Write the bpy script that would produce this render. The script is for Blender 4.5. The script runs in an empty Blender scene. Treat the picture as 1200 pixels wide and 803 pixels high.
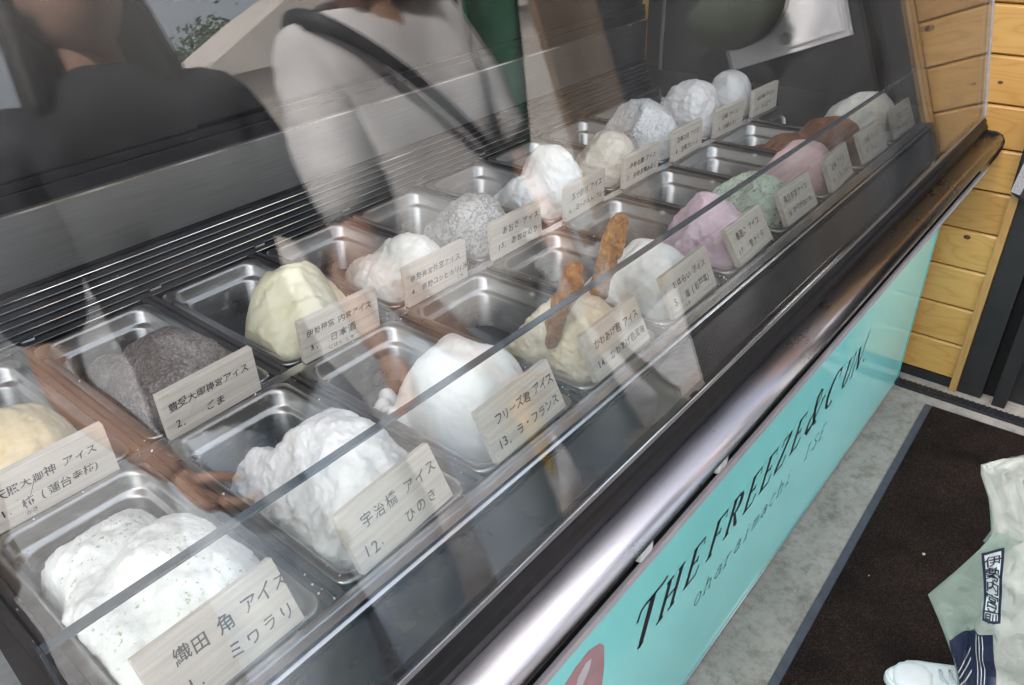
import bpy, bmesh, math, random
from mathutils import Vector, Matrix, noise
R = math.radians
random.seed(7)
scn = bpy.context.scene
COL = scn.collection

# ------------------------------------------------------------------ camera
cam_d = bpy.data.cameras.new('camera'); cam = bpy.data.objects.new('camera', cam_d); COL.objects.link(cam)
YAW, PITCH, ROLL = 0.85580888, 0.56073961, -0.04134212
_f = Vector((math.sin(YAW)*math.cos(PITCH), math.cos(YAW)*math.cos(PITCH), -math.sin(PITCH)))
_r = Vector((math.cos(YAW), -math.sin(YAW), 0)); _u = _r.cross(_f)
_r2 = math.cos(ROLL)*_r + math.sin(ROLL)*_u; _u2 = -math.sin(ROLL)*_r + math.cos(ROLL)*_u
cam.matrix_world = Matrix(((_r2.x, _u2.x, -_f.x, 0), (_r2.y, _u2.y, -_f.y, 0), (_r2.z, _u2.z, -_f.z, 1.5), (0, 0, 0, 1)))
cam_d.sensor_width = 36; cam_d.lens = 910.09/1200*36; cam_d.clip_start = .02; cam_d.clip_end = 500
scn.camera = cam

# ------------------------------------------------------------------ world, sun, exposure
SUN_EL, SUN_AZ = R(50), R(302)          # azimuth measured from +Y towards +X
w = bpy.data.worlds.new('World'); scn.world = w; w.use_nodes = True
nt = w.node_tree; bg = nt.nodes['Background']
sky = nt.nodes.new('ShaderNodeTexSky'); sky.sky_type = 'NISHITA'; sky.sun_disc = False
sky.sun_elevation = SUN_EL; sky.sun_rotation = SUN_AZ; sky.air_density = 1.0; sky.dust_density = 6.0; sky.ozone_density = 1.0
hs = nt.nodes.new('ShaderNodeHueSaturation'); hs.inputs['Saturation'].default_value = .38
nt.links.new(sky.outputs[0], hs.inputs['Color']); nt.links.new(hs.outputs[0], bg.inputs[0]); bg.inputs[1].default_value = .15
sd = bpy.data.lights.new('sun', 'SUN'); sd.energy = 2.7; sd.angle = R(2.0); sd.color = (1, .965, .92)
so = bpy.data.objects.new('sun', sd); COL.objects.link(so)
sdir = Vector((math.sin(SUN_AZ)*math.cos(SUN_EL), math.cos(SUN_AZ)*math.cos(SUN_EL), math.sin(SUN_EL)))
so.rotation_euler = (-sdir).to_track_quat('-Z', 'Y').to_euler(); so.location = sdir*40
scn.view_settings.view_transform = 'Standard'; scn.view_settings.look = 'None'
scn.view_settings.gamma = 1; scn.view_settings.use_curve_mapping = False
scn.view_settings.exposure = 2.3
scn.render.engine = 'CYCLES'
scn.cycles.max_bounces = 12; scn.cycles.transparent_max_bounces = 24; scn.cycles.glossy_bounces = 6; scn.cycles.diffuse_bounces = 4
scn.cycles.use_denoising = True
scn.cycles.caustics_reflective = False; scn.cycles.caustics_refractive = False

# ------------------------------------------------------------------ material helpers
MATS = {}
def newmat(name):
    m = bpy.data.materials.new(name); m.use_nodes = True
    n = m.node_tree.nodes; b = n['Principled BSDF']
    return m, n, m.node_tree.links, b
def P(b, **k):
    for a, v in k.items():
        key = {'color':'Base Color','rough':'Roughness','metal':'Metallic','spec':'Specular IOR Level','coat':'Coat Weight','coatr':'Coat Roughness','sss':'Subsurface Weight','trans':'Transmission Weight','aniso':'Anisotropic'}[a]
        if a == 'color' and len(v) == 3: v = (*v, 1)
        b.inputs[key].default_value = v
def coords(n, l, kind='Object', scale=(1,1,1), rot=(0,0,0), loc=(0,0,0)):
    t = n.new('ShaderNodeTexCoord'); mp = n.new('ShaderNodeMapping')
    mp.inputs['Scale'].default_value = scale; mp.inputs['Rotation'].default_value = rot; mp.inputs['Location'].default_value = loc
    l.new(t.outputs[kind], mp.inputs[0]); return mp.outputs[0]
def noisen(n, l, vec, scale, detail=4, rough=.55, dist=0):
    t = n.new('ShaderNodeTexNoise'); t.inputs['Scale'].default_value = scale; t.inputs['Detail'].default_value = detail
    t.inputs['Roughness'].default_value = rough; t.inputs['Distortion'].default_value = dist
    if vec is not None: l.new(vec, t.inputs['Vector'])
    return t.outputs['Fac']
def ramp(n, l, fac, stops):
    r = n.new('ShaderNodeValToRGB'); e = r.color_ramp.elements
    while len(e) < len(stops): e.new(.5)
    for i, (p, c) in enumerate(stops):
        e[i].position = p; e[i].color = (*c, 1) if len(c) == 3 else c
    l.new(fac, r.inputs[0]); return r.outputs[0]
def mixc(n, l, fac, a, b, mode='MIX'):
    x = n.new('ShaderNodeMix'); x.data_type = 'RGBA'; x.blend_type = mode
    for s, v in ((0, fac), (6, a), (7, b)):
        if hasattr(v, 'is_output'): l.new(v, x.inputs[s])
        elif s == 0: x.inputs[0].default_value = v
        else: x.inputs[s].default_value = (*v, 1)
    return x.outputs[2]
def bump(n, l, b, h, strength=.3, dist=.002):
    u = n.new('ShaderNodeBump'); u.inputs['Strength'].default_value = strength; u.inputs['Distance'].default_value = dist
    l.new(h, u.inputs['Height']); l.new(u.outputs[0], b.inputs['Normal']); return u
def simple(name, color, rough=.5, metal=0, var=.12, scale=30, bmp=0, kind='Object', **k):
    m, n, l, b = newmat(name); P(b, color=color, rough=rough, metal=metal, **k)
    v = coords(n, l, kind); f = noisen(n, l, v, scale)
    lo = tuple(c*(1-var) for c in color); hi = tuple(min(1, c*(1+var)) for c in color)
    l.new(ramp(n, l, f, [(.3, lo), (.7, hi)]), b.inputs['Base Color'])
    rr = n.new('ShaderNodeMapRange'); rr.inputs[3].default_value = max(.02, rough*.75); rr.inputs[4].default_value = min(1, rough*1.3)
    l.new(noisen(n, l, v, scale*.37, 5), rr.inputs[0]); l.new(rr.outputs[0], b.inputs['Roughness'])
    if bmp: bump(n, l, b, noisen(n, l, v, scale*4), bmp, .002)
    return m
def glassmat(name, tint=(.982, .988, .985), smudge=True):
    """clear pane: each face reflects by its angle of view and lets the rest pass"""
    m = bpy.data.materials.new(name); m.use_nodes = True; n = m.node_tree.nodes; l = m.node_tree.links; n.clear()
    out = n.new('ShaderNodeOutputMaterial'); lw = n.new('ShaderNodeLayerWeight'); lw.inputs[0].default_value = .5
    pw = n.new('ShaderNodeMath'); pw.operation = 'POWER'; pw.inputs[1].default_value = 5; l.new(lw.outputs['Facing'], pw.inputs[0])
    ma = n.new('ShaderNodeMath'); ma.operation = 'MULTIPLY_ADD'; ma.inputs[1].default_value = .957; ma.inputs[2].default_value = .043; l.new(pw.outputs[0], ma.inputs[0])
    tr = n.new('ShaderNodeBsdfTransparent'); tr.inputs[0].default_value = (*tint, 1)
    gl = n.new('ShaderNodeBsdfGlossy'); gl.inputs['Roughness'].default_value = 0; gl.inputs[0].default_value = (1, 1, 1, 1)
    mx = n.new('ShaderNodeMixShader'); l.new(ma.outputs[0], mx.inputs[0]); l.new(tr.outputs[0], mx.inputs[1]); l.new(gl.outputs[0], mx.inputs[2])
    last = mx.outputs[0]
    if smudge:   # dust film, finger smears and a few fine scratches
        v = coords(n, l, 'Object', (1, 1, 1)); f1 = noisen(n, l, v, 3.5, 6, .7, .6)
        v2 = coords(n, l, 'Object', (2, 2, 260), (R(10), 0, 0)); f2 = noisen(n, l, v2, 1.0, 2)
        r1 = ramp(n, l, f1, [(.42, (.001, .001, .001)), (.78, (.020, .020, .020))])
        v3 = coords(n, l, 'Object', (1, 1, 1)); vo = n.new('ShaderNodeTexVoronoi'); vo.inputs['Scale'].default_value = 60; l.new(v3, vo.inputs['Vector'])
        r3 = ramp(n, l, vo.outputs['Distance'], [(.02, (.25, .25, .25)), (.045, (0, 0, 0))])
        r2 = ramp(n, l, f2, [(.68, (0, 0, 0)), (.80, (.035, .035, .035))])
        s = mixc(n, l, 1, mixc(n, l, 1, r1, r2, 'ADD'), r3, 'ADD')
        df = n.new('ShaderNodeBsdfDiffuse'); df.inputs[0].default_value = (.75, .75, .74, 1)
        m2 = n.new('ShaderNodeMixShader'); l.new(s, m2.inputs[0]); l.new(last, m2.inputs[1]); l.new(df.outputs[0], m2.inputs[2]); last = m2.outputs[0]
    l.new(last, out.inputs[0]); return m
def steel(name, rough=.24, base=(.62, .62, .62), brush=(6, 400, 400), amt=.35, kind='Object', brushst=.06, aniso=0):
    m, n, l, b = newmat(name); P(b, metal=1, rough=rough, color=base)
    v = coords(n, l, kind, brush); f = noisen(n, l, v, 1, 3, .6)
    l.new(ramp(n, l, f, [(.25, tuple(c*.86 for c in base)), (.75, tuple(min(1, c*1.1) for c in base))]), b.inputs['Base Color'])
    v2 = coords(n, l, kind); g = noisen(n, l, v2, 9, 6, .65)
    mr = n.new('ShaderNodeMapRange'); mr.inputs[3].default_value = rough*(1-amt); mr.inputs[4].default_value = rough*(1+amt)
    l.new(g, mr.inputs[0]); l.new(mr.outputs[0], b.inputs['Roughness'])
    bump(n, l, b, f, brushst, .0008)
    if aniso:      # brushed along X: the highlight spreads across the brushing
        P(b, aniso=aniso); cx = n.new('ShaderNodeCombineXYZ'); cx.inputs[1].default_value = 1; l.new(cx.outputs[0], b.inputs['Tangent'])
    return m
def frosted(m):
    """patches of frost and dried smears on steel"""
    n = m.node_tree.nodes; l = m.node_tree.links; b = n['Principled BSDF']; v = coords(n, l, 'Generated', (1, 2, 1)); f = noisen(n, l, v, 5, 9, .72, .5)
    k = ramp(n, l, f, [(.56, (0, 0, 0)), (.74, (.75, .75, .75))]); old = b.inputs['Base Color'].links[0].from_socket
    l.new(mixc(n, l, k, old, (.55, .55, .54)), b.inputs['Base Color'])
    iv = n.new('ShaderNodeMath'); iv.operation = 'SUBTRACT'; iv.inputs[0].default_value = 1; l.new(k, iv.inputs[1]); l.new(iv.outputs[0], b.inputs['Metallic'])
    r0 = b.inputs['Roughness'].links[0].from_socket; mr = n.new('ShaderNodeMath'); mr.operation = 'MULTIPLY_ADD'; mr.inputs[1].default_value = .5; l.new(k, mr.inputs[0]); l.new(r0, mr.inputs[2]); l.new(mr.outputs[0], b.inputs['Roughness']); return m
def pine(name, c1, c2, along='Y', seed=0.0, rough=.42):
    m, n, l, b = newmat(name); P(b, rough=rough, spec=.45, coat=.25, coatr=.25)
    oi = n.new('ShaderNodeObjectInfo'); t = n.new('ShaderNodeTexCoord')
    ad = n.new('ShaderNodeVectorMath'); ad.operation = 'MULTIPLY_ADD'
    cm = n.new('ShaderNodeCombineXYZ')
    for i in range(3): l.new(oi.outputs['Random'], cm.inputs[i])
    ad.inputs[1].default_value = (13, 7, 19); l.new(cm.outputs[0], ad.inputs[0]); l.new(t.outputs['Object'], ad.inputs[2])
    mp = n.new('ShaderNodeMapping'); mp.inputs['Scale'].default_value = {'Y': (8, 1.2, 8), 'X': (1.2, 8, 8), 'Z': (8, 8, 1.2)}[along]
    l.new(ad.outputs[0], mp.inputs[0])
    # knots: a stretched cell field bends the growth rings round each knot
    vo = n.new('ShaderNodeTexVoronoi'); vo.inputs['Scale'].default_value = 1.0
    mk = n.new('ShaderNodeMapping'); mk.inputs['Scale'].default_value = {'Y': (4, 2.6, 6), 'X': (2.6, 4, 6), 'Z': (4, 4, 2.6)}[along]
    l.new(ad.outputs[0], mk.inputs[0]); l.new(mk.outputs[0], vo.inputs['Vector'])
    kd = ramp(n, l, vo.outputs['Distance'], [(.0, (1, 1, 1)), (.28, (0, 0, 0))])
    base = noisen(n, l, mp.outputs[0], 1.1, 2, .5, .4)
    s1 = n.new('ShaderNodeMath'); s1.operation = 'MULTIPLY_ADD'; s1.inputs[1].default_value = .22; l.new(kd, s1.inputs[0]); l.new(base, s1.inputs[2])
    s2 = n.new('ShaderNodeMath'); s2.operation = 'MULTIPLY'; s2.inputs[1].default_value = 17; l.new(s1.outputs[0], s2.inputs[0])
    s3 = n.new('ShaderNodeMath'); s3.operation = 'PINGPONG'; s3.inputs[1].default_value = .5; l.new(s2.outputs[0], s3.inputs[0])
    rings = ramp(n, l, s3.outputs[0], [(.0, c2), (.14, tuple(a*.75+b_*.25 for a, b_ in zip(c1, c2))), (.4, c1)])
    mf = n.new('ShaderNodeMapping'); mf.inputs['Scale'].default_value = {'Y': (300, 6, 300), 'X': (6, 300, 300), 'Z': (300, 300, 6)}[along]
    l.new(ad.outputs[0], mf.inputs[0]); fin = noisen(n, l, mf.outputs[0], 1, 3)
    c = mixc(n, l, .22, rings, ramp(n, l, fin, [(.3, tuple(x*.6 for x in c1)), (.7, tuple(min(1, x*1.3) for x in c1))]))
    tone = noisen(n, l, mp.outputs[0], .35, 3); c = mixc(n, l, .45, c, ramp(n, l, tone, [(.35, tuple(x*y for x, y in zip(c1, (.86, .72, .5)))), (.65, tuple(min(1, x*1.12) for x in c1))]))
    c = mixc(n, l, 1, c, ramp(n, l, oi.outputs['Random'], [(0, (.74, .68, .60)), (.5, (.95, .93, .88)), (1, (1.0, 1.0, 1.0))]), 'MULTIPLY')
    kn = ramp(n, l, vo.outputs['Distance'], [(.035, (1, 1, 1)), (.075, (0, 0, 0))])
    c = mixc(n, l, kn, c, (.11, .035, .012)); l.new(c, b.inputs['Base Color'])
    bump(n, l, b, fin, .12, .0008); return m

# ------------------------------------------------------------------ mesh helpers
def mesh_obj(name, verts, faces, mat, parent=None, smooth=False, loc=None):
    me = bpy.data.meshes.new(name); me.from_pydata([tuple(v) for v in verts], [], faces); me.update()
    return link(name, me, mat, parent, smooth, loc)
def link(name, me, mat, parent=None, smooth=False, loc=None):
    o = bpy.data.objects.new(name, me); COL.objects.link(o)
    if mat is not None and not me.materials: me.materials.append(mat)
    if smooth:
        for p in me.polygons: p.use_smooth = True
    if parent is not None: o.parent = parent
    if loc is not None: o.location = loc
    return o
def from_bm(name, bm, mat, parent=None, smooth=False, loc=None):
    me = bpy.data.meshes.new(name); bm.to_mesh(me); bm.free(); return link(name, me, mat, parent, smooth, loc)
def bm_box(bm, a, b, bev=0):
    r = bmesh.ops.create_cube(bm, size=1); vs = r['verts']
    for v in vs: v.co = Vector([a[i] + (v.co[i]+.5)*(b[i]-a[i]) for i in range(3)])
    if bev:
        es = list({e for v in vs for e in v.link_edges}); bmesh.ops.bevel(bm, geom=es, offset=bev, segments=2, affect='EDGES', profile=.7)
def box(name, a, b, mat, parent=None, bev=.002):
    """box from corner a to corner b with its origin at the middle of its base"""
    o = Vector(((a[0]+b[0])/2, (a[1]+b[1])/2, a[2])); bm = bmesh.new()
    bm_box(bm, Vector(a)-o, Vector(b)-o, bev); return from_bm(name, bm, mat, parent, loc=o)
def prism_x(name, prof, x0, x1, mat, parent=None, smooth=False):
    """closed YZ profile swept along X"""
    n = len(prof); cy = sum(p[0] for p in prof)/n; cz = min(p[1] for p in prof); cx = (x0+x1)/2
    vs = [(x0-cx, p[0]-cy, p[1]-cz) for p in prof] + [(x1-cx, p[0]-cy, p[1]-cz) for p in prof]
    fs = [(i, (i+1) % n, n+(i+1) % n, n+i) for i in range(n)] + [tuple(range(n-1, -1, -1)), tuple(range(n, 2*n))]
    bm = bmesh.new(); bv = [bm.verts.new(v) for v in vs]
    for f in fs: bm.faces.new([bv[i] for i in f])
    bmesh.ops.recalc_face_normals(bm, faces=bm.faces)
    o = from_bm(name, bm, mat, parent, loc=(cx, cy, cz))
    if smooth:
        for p in o.data.polygons[:n]: p.use_smooth = True
    return o
def loft(rings, cap=True):
    n = len(rings[0]); vs = [v for r in rings for v in r]; fs = []
    for k in range(len(rings)-1):
        for i in range(n): fs.append((k*n+i, k*n+(i+1) % n, (k+1)*n+(i+1) % n, (k+1)*n+i))
    if cap: fs += [tuple(range(n-1, -1, -1)), tuple(range((len(rings)-1)*n, len(rings)*n))]
    return vs, fs
def tube(bm, pts, rad, seg=8):
    pts = [Vector(p) for p in pts]; prev = None; rs = rad if isinstance(rad, (list, tuple)) else [rad]*len(pts)
    up = Vector((0, 0, 1)); 
    for i, p in enumerate(pts):
        d = (pts[min(i+1, len(pts)-1)]-pts[max(i-1, 0)]).normalized()
        a = d.cross(up if abs(d.dot(up)) < .95 else Vector((1, 0, 0))).normalized(); b = d.cross(a)
        ring = [bm.verts.new(p+rs[i]*(math.cos(2*math.pi*k/seg)*a+math.sin(2*math.pi*k/seg)*b)) for k in range(seg)]
        if prev:
            for k in range(seg): bm.faces.new((prev[k], prev[(k+1) % seg], ring[(k+1) % seg], ring[k]))
        else: bm.faces.new(ring[::-1])
        prev = ring
    bm.faces.new(prev)
def empty(name, loc=(0, 0, 0), rot=(0, 0, 0)):
    o = bpy.data.objects.new(name, None); o.empty_display_size = .05; o.location = loc; o.rotation_euler = rot; COL.objects.link(o); return o
def tag(o, label, cat, group=None):
    o['label'] = label; o['category'] = cat
    if group: o['group'] = group
    return o
def struct(o): o['kind'] = 'structure'; return o
def stuff(o): o['kind'] = 'stuff'; return o
def rrect(hx, hy, r, z, seg=5):
    pts = []
    for cx, cy, a0 in ((hx-r, hy-r, 0), (-hx+r, hy-r, 90), (-hx+r, -hy+r, 180), (hx-r, -hy+r, 270)):
        for i in range(seg+1):
            a = R(a0+90*i/seg); pts.append((cx+r*math.cos(a), cy+r*math.sin(a), z))
    return pts

# ------------------------------------------------------------------ lettering
def text_mesh(body, size):
    cu = bpy.data.curves.new('txt', 'FONT'); cu.body = body; cu.size = size; cu.resolution_u = 2; cu.offset = .011; cu.fill_mode = 'FRONT'
    o = bpy.data.objects.new('txt', cu); COL.objects.link(o)
    dg = bpy.context.evaluated_depsgraph_get(); dg.update()
    me = bpy.data.meshes.new_from_object(o.evaluated_get(dg))
    bpy.data.objects.remove(o); bpy.data.curves.remove(cu); return me
GLYPH = {}
def glyph(c):
    if c not in GLYPH:
        me = text_mesh(c, 1.0)
        GLYPH[c] = ([v.co.copy() for v in me.vertices], [tuple(p.vertices) for p in me.polygons]); bpy.data.meshes.remove(me)
    return GLYPH[c]
def handwriting(name, lines, mat, parent, depth_y, seed, vertical=False, axes='XZ'):
    """lines: (text, x, z, size, advance); hand-drawn wobble per stroke; lies in the XZ plane facing -Y"""
    rnd = random.Random(seed); vs = []; fs = []
    for text, x0, z0, size, adv in lines:
        x = x0; z = z0
        for ch in text:
            if ch == ' ': x += adv*.5; continue
            v, f = glyph(ch)
            if not v: continue
            ang = rnd.uniform(-.09, .09); s = size*rnd.uniform(.88, 1.1); dz = rnd.uniform(-.06, .06)*size; sh = rnd.uniform(.0, .18); o = len(vs)
            ascii_ = ord(ch) < 128
            for p in v:
                px, pz = (p.x-.5)*s, (p.y-.35)*s; px += sh*pz
                wob = noise.noise_vector(Vector((p.x*2.4+seed*3.1+x*90, p.y*2.4, seed)))*size*.075
                px += wob.x; pz += wob.y
                q = (x+size*.5+px*math.cos(ang)-pz*math.sin(ang), depth_y, z+size*.35+dz+px*math.sin(ang)+pz*math.cos(ang)); vs.append(q)
            fs += [tuple(i+o for i in g) for g in f]
            if vertical: z -= adv
            else: x += adv*(.62 if ascii_ else 1)
    o = mesh_obj(name, vs, fs, mat, parent)
    return o
def ribbons(name, strokes, mat, parent, y):
    """strokes: lists of (x, z, width) drawn as flat pen ribbons in the XZ plane facing -Y"""
    vs = []; fs = []
    for st in strokes:
        base = len(vs)
        for i, (x, z, wd) in enumerate(st):
            a = st[max(i-1, 0)]; b = st[min(i+1, len(st)-1)]; d = Vector((b[0]-a[0], b[1]-a[1]))
            d = d.normalized() if d.length else Vector((1, 0)); nx, nz = -d.y*wd/2, d.x*wd/2
            vs += [(x+nx, y, z+nz), (x-nx, y, z-nz)]
        for i in range(len(st)-1): fs.append((base+2*i, base+2*i+2, base+2*i+3, base+2*i+1))
    return mesh_obj(name, vs, fs, mat, parent)

# ------------------------------------------------------------------ materials
M = dict(
 glass=glassmat('front_glass'), clear=glassmat('guard_glass', (.975, .985, .98), True),
 edge=simple('glass_edge', (.07, .085, .10), .18, 0, .15, 8, spec=.8),
 rubber=simple('black_rubber', (.006, .006, .007), .4, 0, .3, 60, spec=.2), black=simple('black_plastic', (.010, .010, .011), .42, 0, .3, 40, spec=.25),
 matblack=simple('matt_black_paint', (.011, .011, .012), .55, 0, .35, 14, .05), liner=simple('dark_liner', (.035, .031, .03), .4, 0, .25, 12, .03),
 innerledge=simple('dark_inner_ledge', (.022, .023, .024), .17, 0, .3, 7, spec=.7),
 ledge=steel('brushed_ledge', .29, (.38, .372, .405), (5, 900, 900), .25, 'Object', .14, .90), pan=frosted(steel('pan_steel', .30, (.37, .37, .36), (30, 30, 300))), rail=steel('rail_aluminium', .22, (.72, .73, .75)),
 back=steel('dull_back_steel', .42, (.30, .31, .32)), chrome=steel('chrome_edge', .12, (.85, .86, .88)), lip=simple('pale_grey_lip', (.36, .335, .345), .4, 0, .08, 20),
 divider=simple('brown_black_divider', (.036, .031, .029), .42, 0, .3, 30, spec=.6),
 teal=simple('teal_acrylic', (.32, .85, .82), .12, 0, .03, 3, spec=.6), tealink=simple('black_ink', (.008, .008, .01), .35, 0, .1, 30),
 pink=simple('pink_print', (.47, .27, .28), .3, 0, .1, 20), pinklight=simple('pale_print', (.60, .56, .58), .3, 0, .06, 20),
 pine=pine('yellow_pine', (.52, .31, .092), (.34, .155, .028), 'Y'), pinev=pine('yellow_pine_trim', (.38, .235, .085), (.25, .12, .03), 'Z'),
 brown=pine('brown_boards', (.23, .105, .045), (.13, .05, .02), 'Y'),
 roofb=pine('roof_boards', (.30, .15, .07), (.18, .08, .03), 'X'), darkwall=simple('dark_plaster', (.05, .045, .042), .8, 0, .2, 3),
 pen=simple('marker_pen', (.02, .02, .022), .5, 0, .2, 50), penpale=simple('faded_marker_pen', (.10, .095, .09), .55, 0, .2, 50),
 white=simple('white_enamel', (.74, .73, .75), .3, 0, .04, 6), shoe=simple('white_leather', (.56, .585, .60), .4, 0, .06, 25, .05), sole=simple('white_rubber', (.54, .58, .575), .5, 0, .05, 25),
 lace=simple('white_lace', (.40, .43, .46), .7, 0, .08, 200, .2),
 navy=simple('navy_print', (.016, .022, .05), .4, 0, .15, 30), skin=simple('skin', (.50, .30, .22), .48, 0, .08, 12, sss=.05),
 hair=simple('dark_hair', (.018, .014, .012), .42, 0, .4, 120, .3), darkshirt=simple('black_cotton', (.014, .015, .021), .8, 0, .2, 90, .2),
 whiteshirt=simple('off_white_cotton', (.72, .70, .70), .8, 0, .06, 16, .15), strap=simple('dark_webbing', (.02, .022, .026), .6, 0, .2, 160, .2),
 lavender=simple('pale_lavender_cotton', (.60, .57, .62), .8, 0, .06, 16, .15), darktrousers=simple('charcoal_trousers', (.03, .03, .034), .8, 0, .2, 60, .2),
 yellow=simple('yellow_paper', (.80, .46, .03), .5, 0, .15, 12), cap=simple('dark_green_cloth', (.030, .040, .022), .75, 0, .25, 30, .2),
 fabric=simple('black_fabric', (.016, .016, .018), .85, 0, .3, 200, .3), greyprint=simple('grey_speckled_print', (.30, .29, .30), .8, 0, .6, 420),
 hose=simple('ribbed_black_rubber', (.014, .015, .018), .42, 0, .3, 90), clip=simple('milky_plastic_clip', (.55, .56, .56), .25, 0, .1, 30),
 sealant=simple('grey_sealant', (.33, .31, .29), .45, 0, .2, 40), bark=simple('tree_bark', (.09, .065, .045), .85, 0, .35, 18, .4),
 cream=simple('cream_roof', (.52, .47, .42), .7, 0, .1, 1.5), plaster=simple('weathered_plaster', (.40, .37, .33), .85, 0, .12, 2, .1),
 slat=pine('weathered_slats', (.19, .135, .09), (.11, .075, .05), 'Z'), green=simple('green_banner_cloth', (.025, .11, .06), .8, 0, .1, 30),
)
# denim, leaf, bag, concrete, carpet, tag wood: their own recipes
def denim(name, c1, c2):
    m, n, l, b = newmat(name); P(b, rough=.85, spec=.2); v = coords(n, l)
    f = noisen(n, l, v, 5.5, 5, .6, .3); l.new(ramp(n, l, f, [(.36, c1), (.62, c2)]), b.inputs['Base Color'])
    bump(n, l, b, noisen(n, l, v, 700, 2), .15, .0008); return m
M['denim'] = denim('washed_denim', (.30, .39, .52), (.78, .83, .88)); M['paledenim'] = denim('pale_denim', (.42, .52, .64), (.62, .69, .77))
def leafmat():
    m, n, l, b = newmat('leaf'); P(b, rough=.5); oi = n.new('ShaderNodeNewGeometry')
    l.new(ramp(n, l, oi.outputs['Random Per Island'], [(0, (.03, .06, .025)), (.5, (.065, .11, .045)), (1, (.11, .16, .075))]), b.inputs['Base Color']); return m
M['leaf'] = leafmat()
def bagmat(nm, clear, ca, cb):
    m, n, l, b = newmat(nm); P(b, rough=.33, color=(.62, .67, .61)); v = coords(n, l)
    f = noisen(n, l, v, 9, 6, .6, .5); c = ramp(n, l, f, [(.3, ca), (.7, cb)]); l.new(c, b.inputs['Base Color'])
    vr = n.new('ShaderNodeTexVoronoi'); vr.feature = 'DISTANCE_TO_EDGE'; vr.inputs['Scale'].default_value = 26; l.new(coords(n, l, 'Object', (1, .7, .5), (.4, .3, .2)), vr.inputs['Vector']); ad = n.new('ShaderNodeMath'); ad.operation = 'ADD'; l.new(vr.outputs['Distance'], ad.inputs[0]); l.new(noisen(n, l, v, 30, 6, .65, 1.5), ad.inputs[1]); bump(n, l, b, ad.outputs[0], .75, .012)
    tr = n.new('ShaderNodeBsdfTranslucent'); l.new(c, tr.inputs[0]); tp = n.new('ShaderNodeBsdfTransparent')
    m1 = n.new('ShaderNodeMixShader'); m1.inputs[0].default_value = .35; l.new(b.outputs[0], m1.inputs[1]); l.new(tr.outputs[0], m1.inputs[2])
    m2 = n.new('ShaderNodeMixShader'); m2.inputs[0].default_value = clear; l.new(m1.outputs[0], m2.inputs[1]); l.new(tp.outputs[0], m2.inputs[2])
    l.new(m2.outputs[0], n['Material Output'].inputs[0]); return m
M['bag'] = bagmat('milky_plastic_film', .24, (.60, .62, .58), (.78, .79, .74)); M['flap'] = bagmat('thin_plastic_film', .38, (.36, .46, .40), (.50, .58, .52))
def concrete(name, c, sc=1.0):
    m, n, l, b = newmat(name); P(b, rough=.75); v = coords(n, l, 'Object')
    f = noisen(n, l, v, 3.5*sc, 8, .72); g = noisen(n, l, v, 45*sc, 5, .7)
    a = ramp(n, l, f, [(.3, tuple(x*.72 for x in c)), (.5, c), (.72, tuple(min(1, x*1.22) for x in c))])
    d = ramp(n, l, g, [(.3, (.62, .62, .62)), (.52, (1, 1, 1)), (.75, (1.0, .99, .97))])
    e = ramp(n, l, noisen(n, l, v, 13*sc, 8, .8), [(.30, (.50, .48, .45)), (.52, (1, 1, 1))])
    l.new(mixc(n, l, 1, mixc(n, l, .8, a, d, 'MULTIPLY'), e, 'MULTIPLY'), b.inputs['Base Color'])
    bump(n, l, b, g, .35, .003); return m
M['concrete'] = concrete('worn_concrete', (.31, .28, .25)); M['paving'] = concrete('street_paving', (.33, .335, .34), .8)
def carpet():
    m, n, l, b = newmat('brown_black_carpet'); P(b, rough=.95, spec=.1); v = coords(n, l)
    f = noisen(n, l, v, 250, 4, .75); g = noisen(n, l, v, 5, 7, .7)
    a = ramp(n, l, f, [(.3, (.006, .005, .0045)), (.52, (.020, .0145, .0125)), (.72, (.070, .050, .042))])
    l.new(mixc(n, l, 1, a, ramp(n, l, g, [(.35, (.45, .45, .46)), (.65, (1.25, 1.12, 1.06))]), 'MULTIPLY'), b.inputs['Base Color'])
    bump(n, l, b, f, .9, .004); return m
M['carpet'] = carpet(); M['matedge'] = simple('slate_rubber_edge', (.055, .058, .075), .6, 0, .2, 40, .1)
def tagwood(name, c):
    m, n, l, b = newmat(name); P(b, rough=.6, spec=.3); oi = n.new('ShaderNodeObjectInfo'); t = n.new('ShaderNodeTexCoord')
    ad = n.new('ShaderNodeVectorMath'); ad.operation = 'MULTIPLY_ADD'; cm = n.new('ShaderNodeCombineXYZ')
    for i in range(3): l.new(oi.outputs['Random'], cm.inputs[i])
    ad.inputs[1].default_value = (3, 5, 7); l.new(cm.outputs[0], ad.inputs[0]); l.new(t.outputs['Object'], ad.inputs[2])
    mp = n.new('ShaderNodeMapping'); mp.inputs['Scale'].default_value = (6, 160, 160); mp.inputs['Rotation'].default_value = (0, R(4), 0); l.new(ad.outputs[0], mp.inputs[0])
    f = noisen(n, l, mp.outputs[0], 1.2, 3, .6, .3)
    l.new(ramp(n, l, f, [(.3, tuple(x*.8 for x in c)), (.52, c), (.75, tuple(min(1, x*1.1) for x in c))]), b.inputs['Base Color'])
    bump(n, l, b, f, .1, .0006); return m
M['tagwood'] = tagwood('pale_tag_wood', (.66, .61, .53))

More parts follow.
